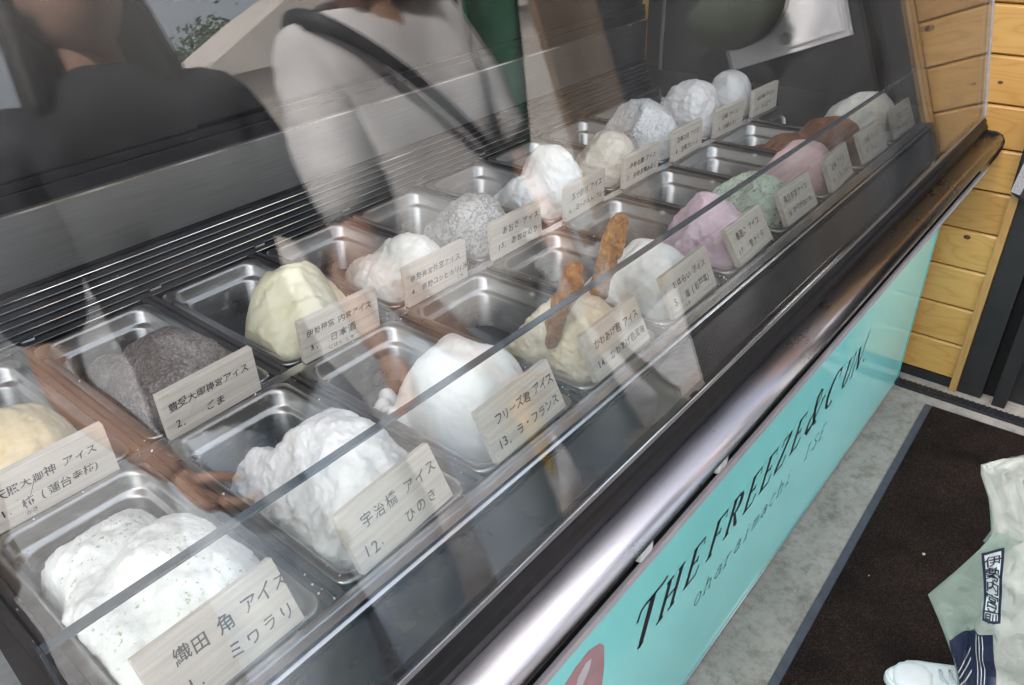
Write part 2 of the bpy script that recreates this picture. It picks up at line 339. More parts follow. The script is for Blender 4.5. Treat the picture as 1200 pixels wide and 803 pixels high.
# ------------------------------------------------------------------ the setting: floor, kerb, wall
def sheet(name, x0, x1, y0, y1, z, mat, nx=1, ny=1):
    vs = [(x0+(x1-x0)*i/nx, y0+(y1-y0)*j/ny, 0) for j in range(ny+1) for i in range(nx+1)]
    fs = [(j*(nx+1)+i, j*(nx+1)+i+1, (j+1)*(nx+1)+i+1, (j+1)*(nx+1)+i) for j in range(ny) for i in range(nx)]
    return mesh_obj(name, vs, fs, mat, loc=(0, 0, z))
struct(sheet('ground', -120, 120, -160, 60, -.006, M['paving']))
struct(sheet('shop_floor', -3, 5, -.85, 3.2, 0, M['concrete']))
XW = 2.43
wall = tag(empty('wood_wall', (XW, .25, 0)), 'yellow pine plank wall at the end of the display case', 'wall')
zj = [.034, .156, .281, .407, .528, .651, .772, .888, 1.013, 1.136, 1.262, 1.388, 1.51]
def plank(z0, z1, y0, y1, mat, x=XW):
    g = .0015; ch = .006; prof = [(-ch, z0+g), (0, z0+g+ch*.7), (0, z1-g-ch), (-ch, z1-g), (-.02, z1-g), (-.02, z0+g)]   # (depth into wall negative = +x)
    vs = []; 
    for y in (y0, y1): vs += [(-d if False else -d, y-(y0+y1)/2, z-z0) for d, z in prof]
    n = len(prof); fs = [(i, (i+1) % n, n+(i+1) % n, n+i) for i in range(n)]+[tuple(range(n-1, -1, -1)), tuple(range(n, 2*n))]
    bm = bmesh.new(); bv = [bm.verts.new(v) for v in vs]
    for f in fs: bm.faces.new([bv[i] for i in f])
    bmesh.ops.recalc_face_normals(bm, faces=bm.faces)
    o = from_bm('plank', bm, mat, wall); o.location = Vector((x, (y0+y1)/2, z0))-wall.location; return o
for a, b in zip(zj[:-1], zj[1:]): plank(a, b, .259, 1.75, M['pine'])
z = 1.51
while z < 2.6: plank(z, z+.125, .259, 1.75, M['brown']); z += .125
def wchild(o): o.parent = wall; o.location = o.location-wall.location; return o
wchild(box('trim', (XW-.014, .238, 0), (XW+.03, .259, 2.64), M['pinev'], None, .002))
wchild(box('backing', (XW+.0205, .262, 0), (XW+.05, 1.75, 2.63), M['matblack'], None, 0))
wchild(box('skirting', (XW+.002, .2595, .001), (XW+.02, .60, .0335), M['matblack'], None, .001))
for y, z_, s in ((.315, .508, .0085), (.262, 1.118, .011), (.345, .945, .006)):    # dark knots seen in the boards
    bm = bmesh.new(); bmesh.ops.create_uvsphere(bm, u_segments=14, v_segments=6, radius=s)
    for v in bm.verts: v.co = Vector((v.co.x*.12, v.co.y*1.25, v.co.z*.85))
    k = from_bm('knot', bm, simple('knot_wood', (.085, .022, .012), .5, 0, .5, 120), None, True, (XW+.0003, y+.02, z_)); wchild(k)
frame = tag(empty('door_frame', (XW, .2, 0)), 'black painted door frame posts beside the wood wall trim', 'door frame')
def fchild(o): o.parent = frame; o.location = o.location-frame.location; return o
fchild(box('post', (XW-.005, .168, 0), (XW+.06, .2375, 2.6), M['matblack'], None, .003))
fchild(box('post', (XW-.02, .098, 0), (XW+.05, .135, 2.6), M['matblack'], None, .003))
fchild(box('jamb', (XW+.03, .1355, 0), (XW+.06, .1675, 2.6), M['black'], None, .002))
fchild(box('panel', (XW+.035, -.75, 0), (XW+.06, .0975, 2.6), M['matblack'], None, .002))
fchild(box('header', (XW-.02, -.75, 2.605), (XW+.06, .24, 2.7), M['matblack'], None, .003))
rf = tag(empty('shade_roof', (.5, 1.8, 2.8)), 'unseen brown timber shop roof with eave placed to shade the display case', 'roof')  # unseen roof, its eave placed to keep sun and overhead sky off the case
for i in range(18): box('roof_board', (-5.5, -1.05+i*.15, 0), (2.6, -1.05+i*.15+.148, .03), M['roofb'], rf, .003)
box('fascia', (-5.5, -1.08, -.04), (2.6, -1.0505, .10), M['roofb'], rf, .004)
bw = tag(empty('shop_back_wall', (0, 3.0, 0)), 'dark back wall of the shop behind the display case', 'wall')
box('panel', (-5.5, 0, 0), (2.6, .1, 2.795), M['darkwall'], bw, .004); box('panel', (-2.6, -1.5, 0), (-2.5, -.001, 2.795), M['darkwall'], bw, .004)
# black ribbed threshold strip on the floor
th = empty('threshold_strip', (2.362, -.1, 0)); tag(th, 'black ribbed rubber threshold strip across the concrete floor', 'threshold')
b0 = box('base', (2.343, -.75, .001), (2.381, .404, .010), M['hose'], None, .003); b0.parent = th; b0.location = b0.location-th.location
bm = bmesh.new(); y = -.74
while y < .40: bm_box(bm, (-.013, y+.1, .0095), (.013, y+.1+.009, .0155), .0015); y += .0155
rb = from_bm('ribs', bm, M['hose'], th)
# door mat
mt = empty('floor_mat', (1.55, -.2, 0), (0, 0, .0222)); tag(mt, 'brown black carpet door mat with slate rubber edge on the concrete', 'mat')
def matpart(name, x0, x1, y0, y1, z1, m_, n=0):
    bm = bmesh.new(); bm_box(bm, (x0, y0, .002), (x1, y1, z1), .003); return from_bm(name, bm, m_, mt)
matpart('rubber_edge', -1.75, .752, -.42, .476, .006, M['matedge']); 
mtp = matpart('carpet', -1.74, .742, -.41, .456, .011, M['carpet'])
# tufts and dropped crumbs on the mat
bm = bmesh.new(); rnd = random.Random(3)
for i in range(14000):
    x = rnd.uniform(-.75, .738); y = rnd.uniform(-.35, .452); h = rnd.uniform(.002, .006); a = rnd.uniform(0, 6.28); s = .0013
    p = Vector((x, y, .0108)); d = Vector((math.cos(a)*s, math.sin(a)*s, 0)); t = Vector((rnd.uniform(-.002, .002), rnd.uniform(-.002, .002), h))
    bm.faces.new([bm.verts.new(p-d), bm.verts.new(p+d), bm.verts.new(p+t)])
stuff(from_bm('pile', bm, M['carpet'], mt))
crumb_m = simple('pale_grit', (.50, .44, .36), .8, 0, .4, 90)
bm = bmesh.new()
for i in range(26):
    x = rnd.uniform(-.6, .70); y = rnd.uniform(-.3, .40); s = rnd.uniform(.0012, .0028)*(1.5 if rnd.random() < .12 else 1)
    r = bmesh.ops.create_icosphere(bm, subdivisions=1, radius=s)
    for v in r['verts']: v.co = v.co*rnd.uniform(.7, 1.3)+Vector((x, y, .013))
gr = from_bm('grit', bm, crumb_m, None, loc=mt.location); gr.rotation_euler = mt.rotation_euler; stuff(gr); tag(gr, 'pale grit and crumbs scattered over the dark mat', 'grit')

# ------------------------------------------------------------------ the display case
X0, X1 = -.06, 2.425
case = tag(empty('ice_cream_display_case', (1.2, .9, 0)), 'long glass fronted ice cream display freezer with teal sign panel', 'display case')
def c(o): o.parent = case; o.location = o.location-case.location; return o
LEAN = R(11); GY, GZ = .372, .823
def gp(s, d=0): return (GY+s*math.sin(LEAN)+d*math.cos(LEAN), GZ+s*math.cos(LEAN)-d*math.sin(LEAN))   # along the pane, depth behind it
fg = c(prism_x('front_glass', [gp(-.004, .001), gp(-.004, .007), gp(.70, .007), gp(.70, .001)], X0, X1-.001, M['glass']))
ge = prism_x('glass_edge', [gp(.7005, .001), gp(.7005, .007), gp(.703, .007), gp(.703, .001)], X0, X1-.001, M['edge']); ge.parent = fg; ge.location = ge.location-fg.location-case.location
ty, tz = gp(.71)
c(box('top_glass', (X0, ty-.005, tz), (X1-.001, 1.47, tz+.006), M['clear'], None, 0))
# black gasket with two fine ridges, grey retaining strip and bright line
c(prism_x('gasket', [(.362, .8165), (.3625, .830), gp(.012, -.006), gp(.019, -.0035), gp(.020, -.007), gp(.026, -.003), gp(.027, -.0005), gp(.027, .0005), (.374, .8165)], X0, X1, M['rubber']))
c(prism_x('retaining_strip', [gp(.0275, -.0012), gp(.0325, -.0012), gp(.0325, .0005), gp(.0275, .0005)], X0, X1, simple('grey_strip', (.12, .115, .115), .3, 0, .2, 9)))
c(prism_x('bright_line', [gp(.033, -.0008), gp(.0345, -.0008), gp(.0345, .0006), gp(.033, .0006)], X0, X1, M['chrome']))
# stainless ledge with rolled front, recess, pale lip below
roll = [(.380, .8155), (.328, .8155)]
for i in range(1, 11):
    a = R(90+i*22); roll.append((.328+.0125*math.cos(a), .795+.0205*math.sin(a)))
roll += [(.333, .7745), (.339, .7775)]
inner = [(p[0]+.0025 if p[0] < .35 else p[0], p[1]-.0025 if p[1] > .80 else p[1]+.0022) for p in roll]
led = c(prism_x('ledge', roll+[(.345, .785), (.345, .808), (.380, .808)], X0, X1-.012, M['ledge'], None, True))
c(box('recess', (X0, .366, .70), (2.392, .372, .8075), M['matblack'], None, 0))
c(box('lip', (X0, .331, .7125), (2.405, .3375, .7265), M['lip'], None, .0015))
c(box('lip_web', (X0, .3378, .7135), (2.392, .3655, .7165), M['matblack'], None, 0))
curl = [(.372, .8195), (.340, .8195), (.322, .8125), (.313, .797), (.3145, .775), (.321, .752), (.331, .730), (.334, .7275), (.327, .752), (.3205, .775), (.3185, .797), (.326, .808), (.341, .8145), (.372, .8145)]
c(prism_x('end_bracket', curl, X1-.011, X1+.004, M['black'], None, True))
for x, z_ in ((.842, .742), (.632, .741)):
    cl = box('clip', (x-.016, .3335, z_-.013), (x+.016, .362, z_+.013), M['clip'], None, .006); c(cl)
c(prism_x('corner_seal', [gp(.03, -.004), gp(.70, -.004), gp(.70, .0008), gp(.03, .0008)], X1-.0005, X1+.0045, M['sealant']))
# teal sign panel
sp = c(box('sign_panel', (X0-.3, .405, .004), (2.394, .411, .745), M['teal'], None, .001))
def spc(o): o.parent = sp; o.location = o.location-sp.location-case.location; return o
spc(box('border', (X0-.3, .4025, .742), (2.394, .4045, .7465), M['lip'], None, 0))
spc(box('edge_film', (2.372, .4035, .005), (2.3765, .4047, .741), simple('teal_film', (.02, .42, .45), .2, 0, .05, 4), None, 0))
spc(box('bottom_channel', (X0-.3, .400, .001), (2.396, .4045, .007), M['rail'], None, .0008))
c(box('cabinet_body', (X0, .4115, .02), (X1, 1.52, .70), M['matblack'], None, .004))
# lettering of the panel
BL, CH = .348, .080
def ser(x, z, w_=.30): return [(x-w_/2, z, .03), (x+w_/2, z, .03)]
def arc(cx, cz, rx, rz, a0, a1, w0, w1, n=12, wf=None):
    o = []
    for i in range(n+1):
        t = i/n; a = R(a0+(a1-a0)*t); o.append((cx+rx*math.cos(a), cz+rz*math.sin(a), wf(a) if wf else w0+(w1-w0)*t))
    return o
thk = lambda a: .035+.11*abs(math.cos(a))
LET = {
 'T': [[(.40, -.06, .02), (.40, .1, .12), (.40, .9, .13), (.40, .97, .10)], [(-.02, .74, .02), (.02, .93, .05), (.12, .97, .05), (.70, .97, .05), (.84, 1.02, .02)], ser(.40, .0, .2)],
 'H': [[(.12, 0, .11), (.12, 1, .12)], [(.62, 0, .11), (.62, 1, .12)], [(.12, .5, .035), (.62, .5, .035)], ser(.12, 0), ser(.12, 1), ser(.62, 0), ser(.62, 1)],
 'E': [[(.12, 0, .11), (.12, 1, .12)], [(0, .985, .035), (.55, .985, .035), (.58, .80, .015)], [(.12, .52, .03), (.40, .52, .035), (.42, .44, .05), (.42, .60, .05)], [(0, .015, .035), (.56, .015, .035), (.64, .22, .015)]],
 'F': [[(.12, 0, .11), (.12, 1, .12)], [(0, .985, .035), (.55, .985, .035), (.58, .78, .015)], [(.12, .52, .03), (.40, .52, .035), (.42, .44, .05), (.42, .60, .05)], ser(.12, 0)],
 'R': [[(.12, 0, .11), (.12, 1, .12)], [(.0, .985, .03), (.25, .985, .035)]+arc(.30, .75, .24, .235, 90, -90, 0, 0, 12, thk)+[(.12, .515, .03)], [(.30, .51, .06), (.58, .06, .13), (.72, -.05, .02)], ser(.12, 0)],
 'Z': [[(.06, .78, .015), (.06, .97, .05), (.58, .97, .04)], [(.54, .95, .12), (.06, .05, .12)], [(.02, .02, .045), (.56, .03, .045), (.64, .26, .015)]],
 'C': [arc(.42, .5, .40, .52, 55, 300, 0, 0, 18, thk), [(.66, .90, .02), (.66, .70, .04)]],
 'U': [[(.12, 1, .12)]+[(.12, .4, .12)]+arc(.36, .33, .24, .33, 180, 350, 0, 0, 10, lambda a: .05+.06*abs(math.cos(a)))+[(.62, .4, .04), (.62, 1, .035)], ser(.12, 1), ser(.62, 1, .2)],
 'N': [[(.12, 0, .035), (.12, 1, .04)], [(.08, 1.0, .10), (.66, .02, .13)], [(.68, 0, .035), (.70, 1.18, .03), (.78, 1.3, .015)], ser(.12, 0, .2)],
 '&': [[(.86, .62, .03), (.70, .40, .04), (.48, .10, .09), (.26, .0, .13), (.06, .14, .14), (.10, .36, .09), (.36, .58, .05), (.52, .80, .05), (.50, 1.02, .07), (.36, 1.10, .08), (.24, .98, .11), (.27, .74, .12), (.44, .36, .12), (.66, .06, .11), (.86, -.02, .03)], [(.72, .66, .03), (.98, .66, .03)]],
 '.': [[(.05, 0, .11), (.05, .11, .11)]],
}
def place(ch, x, s, shear=.34, base=BL, wx=1.0):
    out = []
    for st in LET[ch]: out.append([(x+(px*wx+shear*pz)*s, base+pz*s, max(w_*1.5, .075)*s) for px, pz, w_ in st])
    return out
def letter(strokes):
    o = ribbons('letter', strokes, M['tealink'], sp, 0); o.location = Vector((0, .4046, 0))-Vector(sp.location)-case.location
for ch, x, s in (('T', .728, .100), ('H', .822, CH), ('E', .915, CH), ('F', 1.004, CH), ('R', 1.074, CH), ('E', 1.157, CH), ('E', 1.232, CH), ('Z', 1.304, CH), ('E', 1.388, CH), ('&', 1.468, .088), ('C', 1.585, .086), ('U', 1.692, .076), ('N', 1.762, .078), ('.', 1.853, .078)):
    letter(place(ch, x, s))
def small(ch):
    w_ = .07; o = lambda cx: arc(cx, .5, .30, .5, 0, 360, w_, w_, 16)
    return {'o': [o(.35)], 'h': [[(.05, 0, w_), (.05, 1.6, w_)], [(.05, .7, w_), (.25, 1, w_), (.5, .95, w_), (.58, .7, w_), (.58, 0, w_)], [(-.08, 0, w_), (.18, 0, w_)], [(.45, 0, w_), (.72, 0, w_)]],
     'a': [arc(.32, .32, .28, .32, 0, 360, w_, w_, 14), [(.08, .88, w_), (.3, 1.02, w_), (.55, .9, w_), (.6, .6, w_), (.6, .05, w_), (.72, 0, w_)]],
     'r': [[(.1, 0, w_), (.1, 1, w_)], [(.1, .65, w_), (.3, .95, w_), (.6, .95, w_)], [(-.08, 0, w_), (.35, 0, w_)]],
     'i': [[(.3, 0, w_), (.3, 1, w_), (.12, 1, w_)], [(.05, 0, w_), (.55, 0, w_)], [(.3, 1.3, w_*1.4), (.3, 1.42, w_*1.4)]],
     'm': [[(.0, 0, w_), (.0, 1, w_)], [(0, .8, w_), (.18, 1, w_), (.32, .85, w_), (.32, 0, w_)], [(.32, .8, w_), (.5, 1, w_), (.64, .85, w_), (.64, 0, w_)]],
     'c': [arc(.36, .5, .32, .5, 50, 310, w_, w_, 14)],
     'I': [[(.3, 0, w_), (.3, 1.5, w_)], [(.1, 0, w_), (.5, 0, w_)], [(.1, 1.5, w_), (.5, 1.5, w_)]],
     'S': [[(.58, 1.25, w_), (.42, 1.5, w_), (.18, 1.42, w_), (.1, 1.15, w_), (.3, .85, w_), (.52, .65, w_), (.58, .35, w_), (.4, .02, w_), (.15, .05, w_), (.04, .3, w_)]],
     'E': [[(.1, 0, w_), (.1, 1.5, w_)], [(.1, 1.5, w_), (.6, 1.5, w_)], [(.1, .75, w_), (.45, .75, w_)], [(.1, 0, w_), (.6, 0, w_)]]}[ch]
s = .027
for i, ch in enumerate('oharaimachi'):
    letter([[(.970+i*.0432+(px*1.45+.28*pz)*s, .244+pz*s, w_*s*1.6) for px, pz, w_ in st] for st in small(ch)])
for i, ch in enumerate('ISE'):
    letter([[(1.508+i*.046+(px*1.7+.28*pz)*s, .247+pz*s, w_*s*1.6) for px, pz, w_ in st] for st in small(ch)])
def flat(name, pts, mat, y):
    vs = [(p[0], 0, p[1]) for p in pts]; o = mesh_obj(name, vs, [tuple(range(len(vs)))], mat, sp); o.location = Vector((0, y, 0))-Vector(sp.location)-case.location; return o
flat('emblem', [(.50, .36), (.51, .44), (.535, .485), (.575, .50), (.610, .503), (.640, .488), (.652, .47), (.655, .42), (.65, .36), (.62, .30), (.56, .29)], M['pink'], .4046)
flat('emblem_highlight', [(.575, .44), (.583, .468), (.602, .482), (.618, .476), (.612, .455), (.597, .438), (.584, .42)], M['pinklight'], .4043)
# inside: dark ledge behind the glass, rail, low guard glass
c(box('inner_ledge', (X0, .379, .775), (X1, .5055, .7955), M['innerledge'], None, .001))
c(prism_x('front_rail', [(.506, .78), (.506, .7985), (.5085, .8005), (.5105, .8005), (.5105, .811), (.5215, .811), (.5215, .8045), (.529, .8045), (.530, .8085), (.535, .8085), (.536, .8005), (.541, .7985), (.541, .78)], X0, X1, M['rail']))
c(box('rail_seal', (X0, .5020, .796), (X1, .5058, .8025), M['rubber'], None, .001))
gg = c(box('guard_glass', (.048, .5115, .806), (X1-.004, .5205, 1.010), M['clear'], None, 0))
ed = box('polished_edge', (.048, .5112, 1.0105), (X1-.004, .5208, 1.0135), M['edge'], None, .0005); ed.parent = gg; ed.location = ed.location-gg.location-case.location
ed = box('polished_edge', (.045, .5112, .806), (.0475, .5208, 1.0135), M['edge'], None, .0005); ed.parent = gg; ed.location = ed.location-gg.location-case.location
# the well: bars between the pans, middle rail, back grille, back panel, doors
PITCH_X, PX0 = .2395, .19
FY, BY = .7525, 1.185                     # pan centres
c(box('well_floor', (X0, .545, .60), (X1, 1.41, .62), M['liner'], None, 0))
c(box('middle_rail', (X0, .9535, .77), (X1, .977, .7975), M['rail'], None, .002))
for k in range(-1, 10):
    x = PX0+PITCH_X*(k+.5)
    for ya, yb in ((.545, .9525), (.978, 1.405)):
        d = c(prism_x('divider_bar', [(ya, .775), (yb, .775), (yb, .7985), (ya, .7985)], x-.012, x+.012, M['divider']))
        g = box('groove', (x-.0018, ya+.002, .799), (x+.0018, yb-.002, .8015), M['rubber'], None, .0005); g.parent = d; g.location = g.location-d.location-case.location
for i in range(7):                         # grille behind the pans
    z_ = .797+i*.0128; y_ = 1.409+i*.0045
    c(prism_x('vent_slat', [(y_, z_), (y_+.004, z_+.0075), (y_+.0105, z_+.009), (y_+.0125, z_+.0065), (y_+.008, z_)], X0, X1, M['black']))
    e = c(prism_x('vent_slat_glint', [(y_-.0008, z_-.0002), (y_-.0004, z_+.0010), (y_+.0004, z_+.0010), (y_+.0002, z_-.0004)], X0, X1, M['chrome'] if i % 2 == 0 else M['back']))  # thin strips added to draw the highlights along the slats, alternately bright and dull
for i in range(10):                         # little bright clips along the grille
    x = PX0+PITCH_X*(i-.42); c(box('vent_clip', (x-.012, 1.4045, .8065), (x+.012, 1.410, .8125), M['chrome'], None, .001))
c(box('grille_back', (X0, 1.452, .70), (X1, 1.458, .888), M['matblack'], None, 0))
c(box('back_panel', (X0, 1.446, .8895), (X1, 1.4515, 1.012), M['back'], None, .001))
c(prism_x('top_bead', [(1.442, 1.0125), (1.442, 1.0165), (1.447, 1.019), (1.452, 1.0165), (1.452, 1.0125)], X0, X1, M['chrome']))
c(box('door_sill', (X0, 1.4525, 1.0135), (X1, 1.50, 1.045), M['black'], None, .003))
c(box('sill_ridge', (X0, 1.4555, 1.0455), (X1, 1.462, 1.062), M['black'], None, .002))
for i in range(3):
    xa = X0+(X1-X0)*i/3; xb = X0+(X1-X0)*(i+1)/3
    dr = c(box('rear_door', (xa-(.02 if i else -.001), 1.465+.012*(i % 2), 1.0458), (xb-.001, 1.473+.012*(i % 2), tz-.002), simple('smoked_door', (.010, .010, .011), .22, 0, .2, 8), None, .001))
c(box('end_liner', (X1-.003, .40, .62), (X1+.001, 1.44, .86), M['liner'], None, 0))
c(prism_x('end_pane', [(.386, .8605), (1.44, .8605), (1.44, tz-.002), (gp(.70)[0]+.012, tz-.002)], X1-.004, X1-.0012, simple('smoked_end', (.030, .027, .025), .2, 0, .2, 5)))
c(box('back_corner_post', (X1-.010, 1.372, .86), (X1-.0045, 1.385, tz-.002), M['back'], None, .002))
c(box('end_liner', (X0-.004, .40, .62), (X0+.004, 1.44, .80), M['liner'], None, 0))
c(box('end_post', (.012, .455, .803), (.024, .462, tz-.003), M['back'], None, .002))
c(box('end_post', (-.052, .46, .802), (.0115, .47, tz-.003), M['black'], None, .002))
c(box('side_shelf', (X0, .542, .788), (.072, .9525, .7975), M['liner'], None, .001))
c(box('side_shelf', (X0, .978, .788), (.072, 1.405, .7975), M['liner'], None, .001))

# ------------------------------------------------------------------ pans, ice cream, tags
def pan_mesh():
    hx, hy = .0925, .196
    rings = [rrect(hx+.0135, hy+.0085, .020, -.0055), rrect(hx+.0145, hy+.0095, .020, -.002), rrect(hx+.0125, hy+.0075, .020, .0), rrect(hx+.003, hy+.001, .022, .0), rrect(hx, hy-.002, .024, -.002),
             rrect(hx-.0015, hy-.0035, .026, -.006), rrect(hx-.003, hy-.005, .027, -.026), rrect(hx-.0045, hy-.0065, .028, -.0285), rrect(hx-.0085, hy-.0105, .030, -.031), rrect(hx-.0105, hy-.0125, .031, -.035),
             rrect(hx-.016, hy-.018, .034, -.128), rrect(hx-.022, hy-.024, .034, -.138), rrect(hx-.034, hy-.036, .03, -.1405)]
    vs, fs = loft([r[::-1] for r in rings], False); n = len(rings[0]); fs.append(tuple(range((len(rings)-1)*n+n-1, (len(rings)-1)*n-1, -1)))
    bm = bmesh.new(); bv = [bm.verts.new(v) for v in vs]
    for f in fs: bm.faces.new([bv[i] for i in f])
    bmesh.ops.recalc_face_normals(bm, faces=bm.faces)
    me = bpy.data.meshes.new('pan')
    bm.to_mesh(me); bm.free(); me.materials.append(M['pan'])
    for p in me.polygons: p.use_smooth = True
    return me
pan_me = pan_mesh()

ICE = {}
def icemat(name, c1, c2, speck=None, speckamt=.62, rough=.5, bscale=60, bst=.4, bits=None, frost=0, bsc=24):
    m, n, l, b = newmat(name); P(b, rough=rough*.8, spec=.5, sss=.2); b.inputs['Subsurface Radius'].default_value = (.012, .010, .008); b.inputs['Subsurface Scale'].default_value = .5
    v = coords(n, l); f = noisen(n, l, v, 14, 6, .6, .4); col = ramp(n, l, f, [(.3, c1), (.65, c2)])
    if speck:
        g = noisen(n, l, v, 170, 3, .6); h = noisen(n, l, v, 16, 3)
        s = n.new('ShaderNodeMath'); s.operation = 'MULTIPLY_ADD'; s.inputs[1].default_value = .35; l.new(h, s.inputs[0]); l.new(g, s.inputs[2])
        col = mixc(n, l, ramp(n, l, s.outputs[0], [(speckamt+.12, (0, 0, 0)), (speckamt+.2, (1, 1, 1))]), col, speck)
    if bits:
        g = noisen(n, l, v, bsc, 4, .6, .6); col = mixc(n, l, ramp(n, l, g, [(.66, (0, 0, 0)), (.76, (.8, .8, .8))]), col, bits)
    if frost:
        g = noisen(n, l, v, 210, 3, .7); h = noisen(n, l, v, 11, 4)
        s = n.new('ShaderNodeMath'); s.operation = 'MULTIPLY_ADD'; s.inputs[1].default_value = .6; l.new(h, s.inputs[0]); l.new(g, s.inputs[2])
        col = mixc(n, l, ramp(n, l, s.outputs[0], [(.72, (0, 0, 0)), (.95, (frost, frost, frost))]), col, (.75, .74, .73))
    l.new(col, b.inputs['Base Color'])
    bb = n.new('ShaderNodeMath'); bb.operation = 'ADD'; l.new(noisen(n, l, v, bscale, 6, .65, .3), bb.inputs[0]); l.new(noisen(n, l, v, bscale*6, 3), bb.inputs[1])
    bump(n, l, b, bb.outputs[0], bst*.5, .004); return m
BASE = -.128
def heap(x, y, lobes, mat, rough=1.0, seed=0, chunk=0, stroke=0, soft=.010, res=.0045, warp=.016, facets=1, cs=42, vox=.0029):
    """a mound of ice cream: smooth union of domes over the pan's inside, cut flat by spatula strokes, torn and crumbled"""
    hx, hy = .0885, .189; nx = int(2*hx/res); ny = int(2*hy/res); N = noise.noise; rnd = random.Random(int(seed*100)); hs = []
    l0 = lobes[0]; cuts = []
    for q in range(facets):
        a = rnd.uniform(.25, 1.0)*math.pi+q*1.7; cuts.append((math.cos(a), math.sin(a), rnd.uniform(.008, .03), rnd.uniform(.7, 1.7)))
    for j in range(ny+1):
        for i in range(nx+1):
            u = -hx+2*hx*i/nx; v = -hy+2*hy*j/ny
            wu = warp*N(Vector((u*11+seed*3, v*11, 5.1))); wv = warp*1.4*N(Vector((u*11-seed*2, v*11, 9.7))); top = []
            for (lu, lv, ax, ay, h, p) in lobes:
                r = (abs((u+wu-lu)/ax)**p+abs((v+wv-lv)/ay)**p)**(1/p)
                if r < 1: top.append(BASE+(h-BASE)*(1-r**2.6)**.55)
            hh = BASE
            if top:
                mx = max(top); hh = mx+soft*math.log(sum(math.exp((t-mx)/soft) for t in top)) if len(top) > 1 else mx
                for cx, cy, off, sl in cuts: hh = min(hh, max(l0[4]-sl*((u-l0[0])*cx+(v-l0[1])*cy-off)+.006*N(Vector((u*30, v*30, seed))), BASE+.02))
                if stroke:
                    t = (u*.8+v*.6)*24+1.3*N(Vector((u*20, v*20, seed)))+seed; f = t-math.floor(t); hh += stroke*(f*(1.3-f)-.3)
            hs.append(max(hh, BASE))
    vs = []; fs = []; nn = (nx+1)*(ny+1)
    for lev in (0, 1):
        for j in range(ny+1):
            for i in range(nx+1):
                z_ = hs[j*(nx+1)+i] if lev == 0 else BASE-.006; dep = min(1, max(0, -z_/.128))
                vs.append(((-hx+2*hx*i/nx)*(1-.115*dep), (-hy+2*hy*j/ny)*(1-.055*dep), z_-(.004 if lev == 0 and hs[j*(nx+1)+i] <= BASE+1e-5 else 0)))
    I = lambda i, j, l=0: l*nn+j*(nx+1)+i
    for j in range(ny):
        for i in range(nx): fs += [(I(i, j), I(i+1, j), I(i+1, j+1), I(i, j+1)), (I(i, j, 1), I(i, j+1, 1), I(i+1, j+1, 1), I(i+1, j, 1))]
    for i in range(nx): fs += [(I(i, 0), I(i, 0, 1), I(i+1, 0, 1), I(i+1, 0)), (I(i, ny), I(i+1, ny), I(i+1, ny, 1), I(i, ny, 1))]
    for j in range(ny): fs += [(I(0, j), I(0, j+1), I(0, j+1, 1), I(0, j, 1)), (I(nx, j), I(nx, j, 1), I(nx, j+1, 1), I(nx, j+1))]
    me = bpy.data.meshes.new('t'); me.from_pydata(vs, [], fs); me.update(); o = bpy.data.objects.new('t', me); COL.objects.link(o)
    md = o.modifiers.new('r', 'REMESH'); md.mode = 'VOXEL'; md.voxel_size = vox; md.adaptivity = 0
    sm = o.modifiers.new('s', 'SMOOTH'); sm.factor = .5; sm.iterations = 3
    dg = bpy.context.evaluated_depsgraph_get(); dg.update(); out = bpy.data.meshes.new_from_object(o.evaluated_get(dg)); bpy.data.objects.remove(o); bpy.data.meshes.remove(me)
    bm = bmesh.new(); bm.from_mesh(out); bm.normal_update(); S = Vector((seed*5.1, seed*2.3, seed)); mv = []
    for v in bm.verts:
        p = v.co
        if p.z < BASE+.004: mv.append(None); continue
        q = p*26+S; ga = math.sin(seed*9)*.9; la = p.x*math.cos(ga)+p.z*math.sin(ga)+.006*N(q*.8); d = rough*(.0036*N(q)+.0016*N(q*2.3)+.0008*N(q*5.1)+.0005*N(q*11)+.0013*N(Vector((la*85+seed, (p.y+p.z*.5)*13, seed)))+.0004*N(Vector((la*240, (p.y+p.z*.5)*20, seed+4))))
        if chunk:
            dd = noise.voronoi(p*cs+S)[0]; d += chunk*((.45-dd[0])*.35+.45*(.42-abs(N(q*1.35))*1.5)+.45*(.3-abs(N(q*3.1+S)))+.3*(.3-abs(N(q*7.1+S))))
        lim = .35 if p.z < -.01 and (abs(p.x) > .072 or abs(p.y) > .17) else 1
        mv.append(v.normal*d*lim)
    for v, d in zip(bm.verts, mv):
        if d is not None: v.co += d
    # shave off the sheet lying on the pan's floor where there is no ice cream
    bmesh.ops.delete(bm, geom=[f for f in bm.faces if all(v.co.z < BASE+.0035 for v in f.verts) and f.normal.z > .5], context='FACES')
    bm.to_mesh(out); bm.free(); out.name = 'ice_cream'; out.materials.clear()
    return link('ice_cream', out, mat, None, True, (x, y, .80))
W = (.76, .76, .75)
